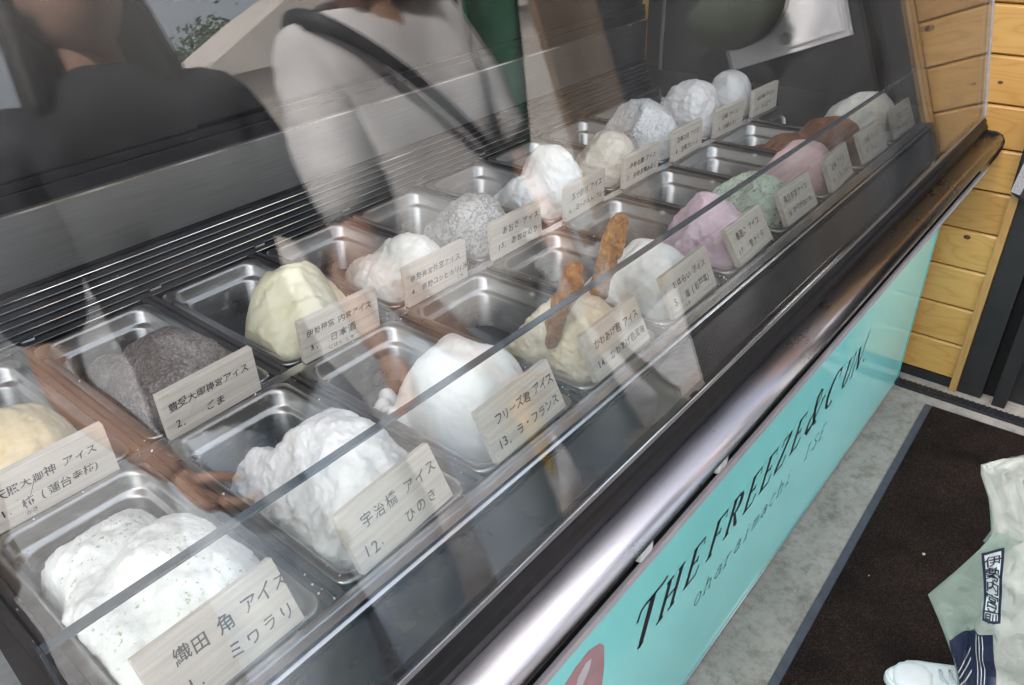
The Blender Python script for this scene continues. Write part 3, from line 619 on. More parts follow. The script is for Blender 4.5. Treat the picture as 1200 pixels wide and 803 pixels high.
im = dict(
 kaki=icemat('persimmon_ice', (.68, .52, .26), (.76, .64, .40), bits=(.42, .17, .05), bst=.25), goma=icemat('sesame_ice', (.085, .064, .052), (.165, .135, .118), frost=.3, bscale=40, bst=.8, rough=.6),
 sake=icemat('pale_yellow_ice', (.70, .66, .44), (.76, .74, .56), bst=.2, rough=.42), rice=icemat('rice_ice', (.76, .75, .69), (.82, .82, .78), bst=.4),
 aosa=icemat('grey_speckled_ice', (.50, .50, .48), (.62, .62, .60), speck=(.30, .30, .29), speckamt=.54, bst=.9, bscale=90), yog=icemat('bright_white_ice', (.80, .82, .80), (.84, .86, .84), bst=.3),
 honey=icemat('ivory_ice', (.68, .64, .53), (.74, .71, .64), bits=(.55, .42, .24), bst=.5), speckw=icemat('white_ice_with_pale_flecks', (.68, .70, .70), (.76, .77, .76), speck=(.42, .43, .44), bst=.6),
 plain=icemat('plain_white_ice', W, (.78, .78, .77), bst=.3), greenw=icemat('white_ice_with_green_flecks', (.74, .77, .73), (.82, .83, .80), speck=(.36, .42, .27), speckamt=.68, bst=.5, bits=(.46, .50, .22), bsc=9),
 hinoki=icemat('torn_white_ice', (.72, .71, .68), (.81, .80, .78), bst=.6, bscale=80), pear=icemat('smooth_white_ice', (.78, .79, .76), (.82, .83, .80), bst=.18),
 chicken=icemat('cream_ice_with_crumbs', (.66, .57, .38), (.74, .69, .56), bits=(.55, .36, .14), bst=.5), salt=icemat('cool_white_ice', (.77, .79, .78), (.82, .84, .83), bst=.3),
 sakura=icemat('lilac_pink_ice', (.68, .50, .58), (.76, .62, .68), bst=.6), matcha=icemat('pale_mint_ice', (.47, .58, .47), (.58, .67, .56), speck=(.20, .20, .13), speckamt=.6, bst=.5),
 strawberry=icemat('dusty_pink_ice', (.62, .42, .43), (.70, .53, .53), bst=.45), choco=icemat('brown_ice', (.15, .065, .038), (.24, .12, .07), bst=.5), last=icemat('frosted_white_ice', (.62, .62, .57), (.72, .72, .68), bits=(.55, .40, .24), bst=.6))
# lobes: (u, v, half width, half depth, height above the rim, exponent); v = -.175 is the side of the tag
SPEC = [
 # row, label of ice cream, material key, lobes, heap options, tag lines, label of pan contents
 ('B', 'pale yellow ice cream with orange fruit bits behind tag 1', 'kaki', [(.0, -.09, .10, .115, .074, 2.6), (-.01, .02, .085, .09, .03, 2.4)], dict(rough=.8, stroke=.006), [('天照大御神 アイス', .012, .047, .0150, .0152), ('1. 柿 (蓮台寺柿)', .010, .020, .0152, .0152), ('かき', .036, .007, .0075, .0075)]),
 ('B', 'dark grey sesame ice cream under frost crystals', 'goma', [(.0, -.07, .100, .14, .050, 2.2), (.02, -.06, .092, .12, .066, 2.2), (-.03, .06, .07, .10, -.01, 2.2)], dict(facets=0, rough=1.0, chunk=.003), [('豊受大御神宮アイス', .010, .047, .0148, .0150), ('2.   ごま', .014, .016, .0165, .0175)]),
 ('B', 'smooth pale yellow ice cream scraped into a peak', 'sake', [(.010, -.09, .105, .125, .104, 2.0), (-.03, -.11, .09, .10, .050, 2.2)], dict(facets=3, rough=.7, stroke=.016), [('伊勢神宮 内宮アイス', .010, .048, .0140, .0142), ('3.  日本酒', .012, .021, .0160, .0185), ('にほん しゅ', .048, .006, .0085, .0098)]),
 ('B', 'cream white ice cream with a ragged torn side', 'rice', [(.02, -.115, .082, .10, .076, 2.2), (-.03, -.08, .075, .10, .04, 2.0)], dict(rough=1.6, chunk=0.0055), [('伊勢神宮外宮アイス', .010, .048, .0140, .0146), ('4. 伊勢コシヒカリ(米)', .010, .022, .0145, .0145), ('こめ', .128, .008, .0085, .0088)]),
 ('B', 'grey speckled icy ice cream behind tag 15', 'aosa', [(-.01, -.11, .10, .11, .086, 2.2), (-.04, -.05, .06, .09, .03, 2.0)], dict(rough=1.6, chunk=0.0055, cs=60), [('あおさ アイス', .032, .047, .0165, .0185), ('15. あおさのり', .014, .018, .0165, .0178)]),
 ('B', 'bright white yogurt ice cream in a tall cut mound', 'yog', [(.02, -.11, .083, .10, .128, 2.4), (-.04, -.09, .065, .10, .060, 2.0), (-.03, -.03, .06, .08, .02, 2.0)], dict(rough=1.1, stroke=.018, chunk=0.0033), [('五十鈴川 アイス', .020, .047, .0160, .0168), ('6. ヨーグルト(プレーン)', .010, .017, .0150, .0148)]),
 ('B', 'ivory ice cream with beige crumbly side behind tag 7', 'honey', [(.012, -.11, .09, .10, .100, 2.2), (-.04, -.09, .065, .10, .06, 2.0)], dict(rough=1.4, chunk=0.0044), [('伊勢志摩 アイス', .020, .047, .0155, .0162), ('7. 伊勢志摩みるく', .010, .018, .0155, .0158)]),
 ('B', 'white ice cream mound with pale flecks behind tag 8', 'speckw', [(-.012, -.08, .105, .13, .124, 2.2), (-.045, -.03, .07, .12, .06, 2.0)], dict(facets=1, rough=1.2, chunk=0.0044), [('五峰の月 アイス', .018, .047, .0155, .0162), ('8. 五峰プレーン', .012, .018, .0155, .0158)]),
 ('B', 'white ice cream piled beside the last white mound', 'plain', [(-.01, -.10, .095, .11, .130, 2.3), (-.04, -.03, .06, .09, .05, 2.0)], dict(rough=1.4, chunk=0.0044), [('白峰 アイス', .026, .047, .0160, .0170), ('9. 白峰みるく', .014, .018, .0155, .0160)]),
 ('B', 'rounded white ice cream at the far end of the back row', 'plain', [(-.012, -.10, .092, .105, .108, 2.3), (-.04, -.05, .06, .08, .04, 2.0)], dict(rough=1.0, stroke=.006), [('山の幸 アイス', .022, .047, .0155, .0165), ('10. 山ぶどう', .014, .018, .0155, .0165)]),
 ('F', 'big white ice cream with green flecks and a split', 'greenw', [(.022, -.07, .092, .15, .082, 2.8), (-.05, -.07, .065, .15, .045, 2.6), (-.005, .05, .095, .11, .030, 2.6)], dict(facets=0, rough=1.3, chunk=0.0033), [('織田 角 アイス', .030, .046, .0185, .0190), ('11.  ミワラリ', .016, .015, .0175, .0205)]),
 ('F', 'wide torn white ice cream behind tag 12', 'hinoki', [(.024, -.06, .095, .155, .076, 2.8), (-.045, -.04, .070, .14, .044, 2.3), (-.03, .07, .075, .08, .0, 2.2)], dict(facets=1, rough=1.8, chunk=0.0050), [('宇治橋 アイス', .026, .045, .0175, .0200), ('12.   ひのき', .012, .014, .0180, .0200)]),
 ('F', 'large smooth white ice cream block behind tag 13', 'pear', [(.014, -.06, .092, .135, .094, 3.0), (-.064, .040, .026, .030, -.018, 1.6), (-.045, .078, .034, .020, -.035, 1.5), (-.015, .092, .030, .022, -.040, 1.5), (-.074, .010, .018, .034, -.004, 1.6)], dict(facets=0, rough=.5, stroke=.006, warp=.02), [('フリーズ君 アイス', .022, .046, .0165, .0155), ('13. ラ・フランス', .012, .014, .0170, .0165)]),
 ('F', 'cream yellow ice cream with fried crumbs behind tag 14', 'chicken', [(.0, -.085, .104, .135, .072, 2.4), (.018, -.06, .088, .11, .080, 2.2), (-.05, -.05, .05, .09, .035, 2.0)], dict(rough=1.6, chunk=0.0060), [('かわあげ君 アイス', .020, .047, .0155, .0152), ('14. かわあげ君風味', .012, .017, .0155, .0150)]),
 ('F', 'cool white salt ice cream behind tag 5', 'salt', [(.008, -.09, .10, .12, .084, 2.3), (-.02, -.05, .08, .09, .060, 2.2)], dict(rough=1.0, stroke=.008), [('おはらい アイス', .020, .047, .0155, .0165), ('5.  塩 (岩戸塩)', .012, .020, .0160, .0165), ('しお', .040, .006, .0085, .0090)]),
 ('F', 'pale lilac pink ice cream behind tag 17', 'sakura', [(.008, -.095, .100, .12, .094, 2.2), (-.02, -.05, .08, .085, .05, 2.2)], dict(rough=1.3, chunk=0.0033), [('農若命 アイス', .024, .047, .0160, .0170), ('17.  雪さくら', .012, .018, .0160, .0175)]),
 ('F', 'pale mint green ice cream with dark flecks behind tag 16', 'matcha', [(.005, -.09, .100, .12, .070, 2.4), (-.03, -.04, .07, .10, .04, 2.2)], dict(rough=1.3, chunk=0.0033), [('風日祈宮アイス', .014, .047, .0160, .0170), ('16.かりがねいも', .012, .018, .0155, .0158)]),
 ('F', 'dusty pink ice cream between the green and the brown', 'strawberry', [(.008, -.09, .100, .12, .082, 2.3), (-.05, .0, .04, .07, -.01, 2.2)], dict(rough=.9, stroke=.005), [('五條 アイス', .026, .047, .0160, .0175), ('18. いちごみるく', .012, .018, .0150, .0152)]),
 ('F', 'brown chocolate ice cream sloping down into its pan', 'choco', [(.01, -.085, .100, .125, .082, 2.2), (-.02, .0, .088, .12, .030, 2.4), (-.01, .10, .08, .08, -.02, 2.4)], dict(rough=1.1, stroke=.006), [('大和 アイス', .026, .047, .0160, .0175), ('19. チョコ', .014, .018, .0160, .0175)]),
 ('F', 'frosted white ice cream at the far end of the front row', 'last', [(-.005, -.09, .10, .12, .10, 2.3), (-.04, -.03, .06, .08, .03, 2.2)], dict(rough=1.1, chunk=0.0039), [('月読 アイス', .026, .047, .0160, .0175), ('20. みるく', .014, .018, .0160, .0175)]),
]
bmt = bmesh.new(); bm_box(bmt, (-.079, -.006, 0), (.079, .006, .079), .0012); tag_me = bpy.data.meshes.new('tag'); bmt.to_mesh(tag_me); bmt.free(); tag_me.materials.append(M['tagwood'])
TAGL = ['天照大御神 アイス 柿, before the pale yellow ice cream', 'ごま, before the dark grey ice cream', '日本酒, before the scraped pale yellow ice cream', '伊勢コシヒカリ, before the ragged cream white ice cream', 'あおさのり, before the grey speckled ice cream',
 'ヨーグルト, before the tall bright white mound', '伊勢志摩, before the ivory ice cream', '五峰, before the white mound with pale flecks', '白峰, before the second last white mound of the back row', '山の幸, at the end of the back row',
 '織田 アイス, before the white ice cream with green flecks', 'ひのき, before the wide torn white ice cream', 'ラ・フランス, before the smooth white block', 'かわあげ君, before the cream yellow ice cream', '岩戸塩, before the cool white ice cream',
 '雪さくら, before the lilac pink ice cream', '風日祈宮アイス, before the mint green ice cream', 'いちごみるく, before the dusty pink ice cream', 'チョコ, before the brown ice cream', '月読 アイス, at the end of the front row']
PANL = {9: 'stainless steel pan under the last white mound of the back row', 19: 'stainless steel pan under the frosted white ice cream, end of front row'}
for i, (row, lab, mk, lobes, opt, lines) in enumerate(SPEC):
    k = i % 10; x = PX0+PITCH_X*k; y = FY if row == 'F' else BY
    p = link('ice_cream_pan', pan_me, None, None, False, (x, y, .8005))
    tag(p, PANL.get(i) or 'stainless steel pan holding the '+lab.split(' behind')[0].split(' between')[0].split(' beside')[0], 'pan', 'stainless pans in the display case')
    ic = heap(x, y, lobes, im[mk], seed=i*1.37+.4, **opt); tag(ic, lab, 'ice cream', 'ice creams in the display case')
    rnd = random.Random(i)
    t = link('flavour_tag', tag_me, None); num = ''.join(ch for ch in lines[1][0].split('.')[0])
    if row == 'B':
        t.location = (x+rnd.uniform(-.004, .004)-.005, .9655, .7985); t.rotation_euler = (R(rnd.uniform(-5, 2)), 0, R(rnd.uniform(-3, 3)))
    else:
        t.location = (x-.003+rnd.uniform(-.006, .006), .549, .8045); t.rotation_euler = (R(-27+rnd.uniform(-5, 4)), 0, R(rnd.uniform(-4, 4)))
    tag(t, 'pale wooden flavour tag reading '+TAGL[i], 'tag', 'wooden flavour tags in the display case')
    L = [(a, bx-.079, bz, s_, ad) for a, bx, bz, s_, ad in lines]
    handwriting('lettering', L, M['penpale'] if i in (3, 11) else M['pen'], t, -.0064, i+1)

# two fried sticks standing in the cream yellow and the cool white ice cream
def fry(loc, top, rad, seed, label):
    a, b = Vector(loc), Vector(top); ax = (b-a); L = ax.length; ax.normalize(); u = ax.cross(Vector((0, 1, 0))).normalized(); v = ax.cross(u); rings = []
    for k in range(37):
        t = k/36; prof = rad*(.35+.75*math.sin(min(1, t*1.15+.12)*math.pi*.62))*(1 if t < .9 else (1-(t-.9)*4.5)); cen = a+ax*L*t+u*.006*math.sin(t*6+seed)+v*.005*math.cos(t*5+seed); ring = []
        for j in range(22):
            an = 2*math.pi*j/22+t*2.6; r = prof*(1+.5*noise.noise(Vector((math.cos(an)*1.3, math.sin(an)*1.3, t*6+seed)))+.3*noise.noise(Vector((math.cos(an)*3.3, math.sin(an)*3.3, t*19+seed))))
            ring.append(cen+u*math.cos(an)*r+v*math.sin(an)*r*.7-Vector(loc))
        rings.append(ring)
    vs, fs = loft(rings); o = mesh_obj('fried_stick', vs, fs, FRY, None, True, loc)
    md = o.modifiers.new('sub', 'SUBSURF'); md.levels = md.render_levels = 1
    bm = bmesh.new(); tube(bm, [Vector((0, 0, .01)), -ax*.035], .0022, 6); from_bm('skewer', bm, M['clip'], o, True)
    return tag(o, label, 'fried stick', 'fried sticks in the ice cream')
m_, n_, l_, b_ = newmat('fried_batter'); P(b_, rough=.3, spec=.6, coat=.3); v_ = coords(n_, l_)
f_ = noisen(n_, l_, v_, 60, 8, .75, 1.2); l_.new(ramp(n_, l_, f_, [(.32, (.07, .018, .004)), (.46, (.34, .12, .016)), (.58, (.54, .25, .04)), (.70, (.78, .54, .22))]), b_.inputs['Base Color'])
bump(n_, l_, b_, noisen(n_, l_, v_, 110, 6, .75), 1.0, .012); FRY = m_
fry((.845, .645, .825), (.865, .62, .975), .021, 1.3, 'golden fried stick standing in the cream yellow ice cream')
fry((.948, .655, .825), (1.002, .62, 1.002), .021, 4.1, 'taller sesame flecked fried stick leaning in the cream yellow ice cream')

# ------------------------------------------------------------------ people
def skin(verts, edges, rad, levels=2):
    me = bpy.data.meshes.new('s'); me.from_pydata([tuple(v) for v in verts], edges, []); o = bpy.data.objects.new('s', me); COL.objects.link(o)
    o.modifiers.new('sk', 'SKIN'); sb = o.modifiers.new('sb', 'SUBSURF'); sb.levels = sb.render_levels = levels
    for i, r in enumerate(rad): me.skin_vertices[0].data[i].radius = r if isinstance(r, tuple) else (r, r)
    me.skin_vertices[0].data[0].use_root = True
    dg = bpy.context.evaluated_depsgraph_get(); dg.update(); out = bpy.data.meshes.new_from_object(o.evaluated_get(dg))
    bpy.data.objects.remove(o); bpy.data.meshes.remove(me); out.materials.clear(); return out
def chain(nodes):
    """nodes: name -> (pos, radius, parent name)"""
    names = list(nodes); ix = {k: i for i, k in enumerate(names)}
    return [nodes[k][0] for k in names], [(ix[nodes[k][2]], ix[k]) for k in names if nodes[k][2]], [nodes[k][1] for k in names]
def merge(meshes):
    bm = bmesh.new()
    for m in meshes: bm.from_mesh(m); bpy.data.meshes.remove(m)
    me = bpy.data.meshes.new('body'); bm.to_mesh(me); bm.free(); return me
def head_mesh(center, size=.112):
    bm = bmesh.new(); bmesh.ops.create_uvsphere(bm, u_segments=32, v_segments=24, radius=1)
    for v in bm.verts:
        x, y, z = v.co; front = max(0, y)
        w_ = 1-.16*max(0, -z)**1.2
        p = Vector((x*.70*w_, y*.88*(1-.10*max(0, -z)), z))
        if front > .3:
            p.y += .20*math.exp(-((x/.13)**2+((z+.12)/.20)**2))                                   # nose
            p.y -= .07*(math.exp(-(((x-.32)/.17)**2+((z-.06)/.11)**2))+math.exp(-(((x+.32)/.17)**2+((z-.06)/.11)**2)))   # eye sockets
            p.y += .045*math.exp(-((x/.24)**2+((z+.44)/.07)**2))-.03*math.exp(-((x/.26)**2+((z+.47)/.02)**2))             # lips
            p.y += .05*math.exp(-((x/.25)**2+((z+.75)/.16)**2))                                    # chin
        if abs(x) > .9 and abs(z+.05) < .3 and abs(y) < .25: p.x += .09*math.copysign(1, x)        # ears
        v.co = p*size+Vector(center)
    me = bpy.data.meshes.new('h'); bm.to_mesh(me); bm.free()
    for pl in me.polygons: pl.use_smooth = True
    return me
def hand_mesh(wrist, direction, palm_n, side, curl=.5):
    """palm and five fingers; direction = along the fingers, palm_n = out of the palm, side=+1 thumb towards direction x palm_n"""
    d = Vector(direction).normalized(); n = Vector(palm_n); n = (n-d*n.dot(d)).normalized(); s = d.cross(n)*side; w0 = Vector(wrist); out = []
    out.append(skin([w0-d*.02, w0+d*.02, w0+d*.055, w0+d*.085], [(0, 1), (1, 2), (2, 3)], [(.021, .021), (.030, .018), (.036, .016), (.033, .013)], 2))
    for off, L, r in ((.028, .072, .0088), (.010, .082, .0092), (-.009, .076, .0088), (-.026, .060, .0078)):
        p = w0+d*.075+s*off; pts = [p]; a = 0; 
        for q, seg in enumerate((.42, .32, .26)):
            a += curl*(.55 if q == 0 else .75); p = p+(d*math.cos(a)+n*math.sin(a))*L*seg; pts.append(p)
        out.append(skin(pts, [(0, 1), (1, 2), (2, 3)], [r, r, r*.92, r*.75], 2))
    p = w0+d*.022+s*.026; p2 = p+(d*.5+s*.75+n*.35).normalized()*.036; p3 = p2+(d*.85+s*.15+n*.55).normalized()*.032; p4 = p3+(d*.8-s*.1+n*.6).normalized()*.022
    out.append(skin([p, p2, p3, p4], [(0, 1), (1, 2), (2, 3)], [.013, .011, .010, .008], 2)); return out
def person(name, loc, label, arms, feet, shirt, trousers, hgt=1.68, strap=None, longhair=False, shw=.165, wide=0):
    k = hgt/1.68; root = empty(name, loc); tag(root, label, 'person', 'people standing in front of the case')
    V = lambda *a: Vector(a)
    nodes = dict(pelvis=(V(0, 0, .93*k), (.145, .105), None), waist=(V(0, .005, 1.08*k), (.135, .095), 'pelvis'), chest=(V(0, .01, 1.27*k), (.165, .108), 'waist'), nb=(V(0, -.005, 1.41*k), (.064, .056), 'chest'), neck=(V(0, .01, 1.47*k), .055, 'nb'), hd=(V(0, .02, 1.54*k), .060, 'neck'))
    cloth = {q: nodes[q] for q in ('pelvis', 'waist', 'chest')}
    sh = dict(hem=(V(0, 0, .80*k), (.195, .155), None), hip=(V(0, 0, .92*k), (.185, .145), 'hem'), waist=(V(0, .005, 1.08*k), (.170, .132), 'hip'), chest=(V(0, .01, 1.27*k), (.178, .124), 'waist'), nb=(V(0, -.005, 1.405*k), (.092, .080), 'chest'), col=(V(0, .0, 1.458*k), (.080, .074), 'nb'))
    tr = dict(top=(V(0, 0, .99*k), (.150, .112), None), pelvis=(V(0, 0, .90*k), (.160, .122), 'top'))
    for sgn in (-1, 1):
        t = 'L' if sgn < 0 else 'R'; el, wr = [Vector(q) for q in arms[sgn]]; shd = V(sgn*shw, -.005, 1.375*k)
        nodes['sh'+t] = (shd+V(0, 0, -.02), (.048, .048), 'chest'); mid = shd.lerp(el, .5); nodes['um'+t] = (mid, .048, 'sh'+t); nodes['el'+t] = (el, .040, 'um'+t); nodes['fm'+t] = (el.lerp(wr, .4), .040, 'el'+t); nodes['wr'+t] = (wr, .025, 'fm'+t)
        sh['sh'+t] = (shd, (.075, .075), 'chest'); sh['um'+t] = (mid, .068, 'sh'+t); sh['cf'+t] = (shd.lerp(el, .82), .066, 'um'+t)
        fx, fy = feet[sgn]; hip = V(sgn*.088, 0, .88*k); kn = V((sgn*.088+fx)*.5, fy*.5+.035, .49*k); an = V(fx, fy, .085)
        nodes['hip'+t] = (hip, .085, 'pelvis'); nodes['th'+t] = (hip.lerp(kn, .5), .075, 'hip'+t); nodes['kn'+t] = (kn, .055, 'th'+t); nodes['ca'+t] = (kn.lerp(an, .35)+V(0, -.015, 0), .054, 'kn'+t); nodes['an'+t] = (an, .036, 'ca'+t); nodes['ft'+t] = (an+V(0, .10, -.05), (.034, .022), 'an'+t)
        tr['hip'+t] = (hip, .098, 'pelvis'); tr['th'+t] = (hip.lerp(kn, .5)+V(sgn*wide*.35, 0, 0), .092+wide*.55, 'hip'+t); tr['kn'+t] = (kn+V(sgn*wide*.4, 0, 0), .078+wide, 'th'+t); tr['cu'+t] = (an+V(sgn*wide*.4, -.005, .005), .064+wide, 'kn'+t)
    ms = [skin(*chain(nodes))]
    for sgn in (-1, 1):
        el, wr = [Vector(q) for q in arms[sgn]]; ms += hand_mesh(wr, (wr-el), Vector((-sgn, .1, 0)), sgn, .75)
    ms.append(head_mesh((0, .035, 1.575*k), .112*k)); me = merge(ms); body = link('body', me, M['skin'], root, True)
    def folds(me, amp, sc):
        bm = bmesh.new(); bm.from_mesh(me); bmesh.ops.subdivide_edges(bm, edges=bm.edges[:], cuts=1, use_grid_fill=True); bm.normal_update()
        for v in bm.verts:
            q = Vector((v.co.x*sc, v.co.y*sc, v.co.z*sc*.55+v.co.x*4)); v.co += v.normal*(amp*(1-2*abs(noise.noise(q)))+amp*.5*(1-2*abs(noise.noise(q*2.2))))
        bm.to_mesh(me); bm.free(); return me
    link('shirt', folds(skin(*chain(sh)), .011, 9), shirt, root, True); link('trousers', folds(skin(*chain(tr)), .007, 11), trousers, root, True)
    bm = bmesh.new(); bmesh.ops.create_uvsphere(bm, u_segments=40, v_segments=28, radius=1)   # hair
    for v in bm.verts:
        x, y, z = v.co; nn = 1+.05*noise.noise(Vector((x*6, y*6, z*14))); v.co = Vector((x*.79*nn, y*.97*nn-.05, z*1.06*nn))*.112*k+Vector((0, .035, 1.579*k))
    bmesh.ops.delete(bm, geom=[f for f in bm.faces if f.calc_center_median().z < 1.575*k+(.055 if f.calc_center_median().y > .04+.03 else (-.0 if f.calc_center_median().y > .0 else -.075))*k], context='FACES')
    if longhair:      # hair falling to the shoulders at the back and sides
        rings = []
        for q in range(9):
            t = q/8; z_ = 1.62-.235*t; rx, ry = .088+.035*t, .100+.01*t
            rings.append([Vector(((rx+.004*math.sin(j*2.6))*math.cos(R(165+210*j/29)), .028+ry*math.sin(R(165+210*j/29)), z_*k)) for j in range(30)])
        vs = [v for r in rings for v in r]; fs = [(q*30+j, q*30+j+1, (q+1)*30+j+1, (q+1)*30+j) for q in range(8) for j in range(29)]
        hl = mesh_obj('long_hair', vs, fs, M['hair'], root, True); md = hl.modifiers.new('s', 'SOLIDIFY'); md.thickness = .022
    from_bm('hair', bm, M['hair'], root, True)
    for sgn in (-1, 1):
        bm = bmesh.new(); bmesh.ops.create_uvsphere(bm, u_segments=12, v_segments=8, radius=.0115*k); from_bm('eye', bm, M['white'], root, True, (sgn*.034*k, .035+.079*k, 1.582*k))
    if strap is not None:
        bm = bmesh.new(); pts = []
        for i in range(41):
            t = i/40*2*math.pi; pts.append((Vector((.02+.20*math.cos(t), .015+.150*math.sin(t), (1.17+.27*-math.cos(t)*strap)*k)), Vector((math.cos(t), math.sin(t), 0))))
        prev = None
        for p, nrm in pts:
            up = Vector((0, 0, 1)); a = bm.verts.new(p+up*.020); b = bm.verts.new(p-up*.020); c_ = bm.verts.new(p-up*.020+nrm*.004); d_ = bm.verts.new(p+up*.020+nrm*.004)
            if prev:
                for q in range(4): bm.faces.new((prev[q], prev[(q+1) % 4], (a, b, c_, d_)[(q+1) % 4], (a, b, c_, d_)[q]))
            prev = (a, b, c_, d_)
        from_bm('shoulder_strap', bm, M['strap'], root, True)
    return root
def sneaker(root, heel, toe):
    h, t = Vector(heel), Vector(toe); d = (t-h); L = d.length; d.normalize(); s = Vector((d.y, -d.x, 0)); up = Vector((0, 0, 1))
    def sec(u): return .028+.019*math.sin(min(1, u*1.05)*math.pi*.9)+.006*(u > .6)*(1-abs(u-.78)/.22 if u < 1 else 0)
    def ring(u, wd, z0, z1, n=18, flat=.55):
        o = []
        for i in range(n):
            a = 2*math.pi*i/n; cx, cz = math.cos(a), math.sin(a); zz = (z0+z1)/2+(z1-z0)/2*(abs(cz)**flat)*(1 if cz > 0 else -1)
            o.append(h+d*(u*L)+s*(wd*math.copysign(abs(cx)**.75, cx))+up*zz)
        return o
    us = [0.0, .02, .06, .14, .26, .38, .50, .62, .72, .80, .87, .93, .97, .99, 1.0]
    end = lambda u: max(.12, min(1, (u/.06)**.5 if u < .06 else ((1-u)/.13)**.5 if u > .87 else 1))
    vs, fs = loft([ring(u, (sec(u)+.005)*end(u), .004, .030, 18, .3) for u in us]); o = mesh_obj('shoe', [v for v in vs], fs, M['sole'], root, True); o.location = -root.location
    ht = lambda u: (.098 if u < .30 else .098-(u-.30)*.115 if u < .70 else .052-(u-.70)*.055)
    vs, fs = loft([ring(.012+u*.976, sec(u)*end(u), .026, max(.034, ht(u)*(.55+.45*end(u))), 18, .62) for u in us]); mesh_obj('upper', vs, fs, M['shoe'], o, True)
    vs, fs = loft([ring(.70+u*.25, (.026+.012*math.sin(u*math.pi))*(1 if .05 < u < .95 else .6), ht(.72+u*.24)-.012, ht(.70+u*.25)+.0018, 14, .8) for u in (0, .15, .35, .5, .7, .85, 1)]); mesh_obj('toe_cap', vs, fs, M['shoe'], o, True)
    for i in range(5):
        u = .40+i*.058; zc = ht(u)+.0045; bm = bmesh.new(); w_ = .024
        tube(bm, [h+d*((u+.02*math.copysign(1, q))*L*1)+s*(w_*q)+up*(zc-.0085*q*q) for q in (-1, -.5, 0, .5, 1)], .0034, 6); from_bm('lace', bm, M['lace'], o, True)
    return o
A = person('person', (.615, -.52, 0), 'person in a black shirt and washed jeans standing near the case', {-1: ((-.29, .02, 1.10), (-.22, .14, .90)), 1: ((.305, -.01, 1.11), (.28, .10, .88))}, {-1: (-.10, .0), 1: (.11, .02)}, M['darkshirt'], M['denim'], 1.84, longhair=True, shw=.205, wide=.06)
sneaker(A, (.515, -.60, 0), (.505, -.34, 0)); sneaker(A, (.725, -.58, 0), (.745, -.32, 0))
B = person('person', (1.07, -.30, 0), 'person in an off white shirt with dark shoulder strap holding a plastic bag', {-1: ((-.25, .05, 1.12), (-.11, .13, .815)), 1: ((.235, .05, 1.13), (.165, .19, .86))}, {-1: (-.13, .02), 1: (.235, .10)}, M['whiteshirt'], M['paledenim'], 1.82, strap=1.0, wide=.02)
sneaker(B, (.945, -.36, 0), (.935, -.09, 0)); sneaker(B, (1.318, -.185, 0), (1.238, .082, 0))

C_ = person('person', (-.06, -.66, 0), 'person in a pale lavender shirt and dark trousers facing the case', {-1: ((-.25, -.05, 1.10), (-.23, -.10, .86)), 1: ((.25, -.05, 1.10), (.22, -.11, .86))}, {-1: (-.10, .0), 1: (.12, .03)}, M['lavender'], M['darktrousers'], 1.74)
sneaker(C_, (-.16, -.74, 0), (-.18, -.47, 0)); sneaker(C_, (.06, -.71, 0), (.08, -.44, 0))
# yellow paper cone held low by the person in the off white shirt
bm = bmesh.new(); N_ = 20; tip = Vector((.985, -.135, .545)); topc = Vector((.990, -.15, .715)); rings = []
for kk in range(7):
    t = kk/6; cen = tip.lerp(topc, t); rr_ = .002+.034*t
    rings.append([cen+Vector((rr_*math.cos(2*math.pi*j/N_), rr_*math.sin(2*math.pi*j/N_), .012*t*math.sin(2*math.pi*j/N_*2+1))) for j in range(N_)])
for kk in range(5):
    t = kk/4; cen = topc+Vector((0, 0, .008+.040*math.sin(t*math.pi/2))); rr_ = .033*math.cos(t*math.pi/2*.97)
    rings.append([cen+Vector((rr_*math.cos(2*math.pi*j/N_), rr_*math.sin(2*math.pi*j/N_), .004*math.sin(j*1.9))) for j in range(N_)])
vs, fs = loft([[v-tip for v in r] for r in rings[:7]], False); yc = mesh_obj('paper_cone', vs, fs, M['yellow'], None, True, tip); md = yc.modifiers.new('s', 'SOLIDIFY'); md.thickness = .0015
tag(yc, 'yellow paper cone held point down in front of the pale jeans', 'paper cone')
vs, fs = loft([[v-tip for v in r] for r in rings[6:]]); mesh_obj('filling', vs, fs, simple('orange_filling', (.62, .30, .05), .5, 0, .2, 30), yc, True)

# plastic carrier bag hanging from the hand
bagc = Vector((1.245, -.15, .0)); N_ = 96; rings = []
prof0 = [(.035, .09, .03), (.05, .115, .05), (.10, .125, .062), (.16, .128, .068), (.22, .128, .070), (.27, .128, .068), (.32, .130, .064), (.37, .134, .058), (.42, .138, .052), (.46, .140, .044), (.495, .132, .034), (.515, .120, .026)]
prof = []
for (za, ya, xa), (zb, yb, xb) in zip(prof0[:-1], prof0[1:]):
    for t in (0, .25, .5, .75): prof.append((za+(zb-za)*t, ya+(yb-ya)*t, xa+(xb-xa)*t))
prof.append(prof0[-1])
def crease(p, seed): return 1-abs(noise.noise(p+Vector((seed, 0, 0))))*2
for z_, hy_, hx_ in prof:
    ring = []
    for j in range(N_):
        a = 2*math.pi*j/N_; cx, sy = math.cos(a), math.sin(a); p = Vector((hx_*math.copysign(abs(cx)**.8, cx), hy_*math.copysign(abs(sy)**.9, sy)-.10*(.50-z_)*.25, z_))
        q = Vector((p.x*6, p.y*13, z_*8)); e = Vector((cx, sy*.35, 0))
        p += e*(.013*crease(q, 1.7)+.011*crease(q*2.6, 4.4)+.006*crease(Vector((q.x*5, q.y*6, q.z*3)), 8.1)-.014); ring.append(p)
    rings.append(ring)
vs, fs = loft(rings); bag = mesh_obj('carrier_bag', vs, fs, M['bag'], None, True, bagc)
md = bag.modifiers.new('s', 'SUBSURF'); md.levels = md.render_levels = 1
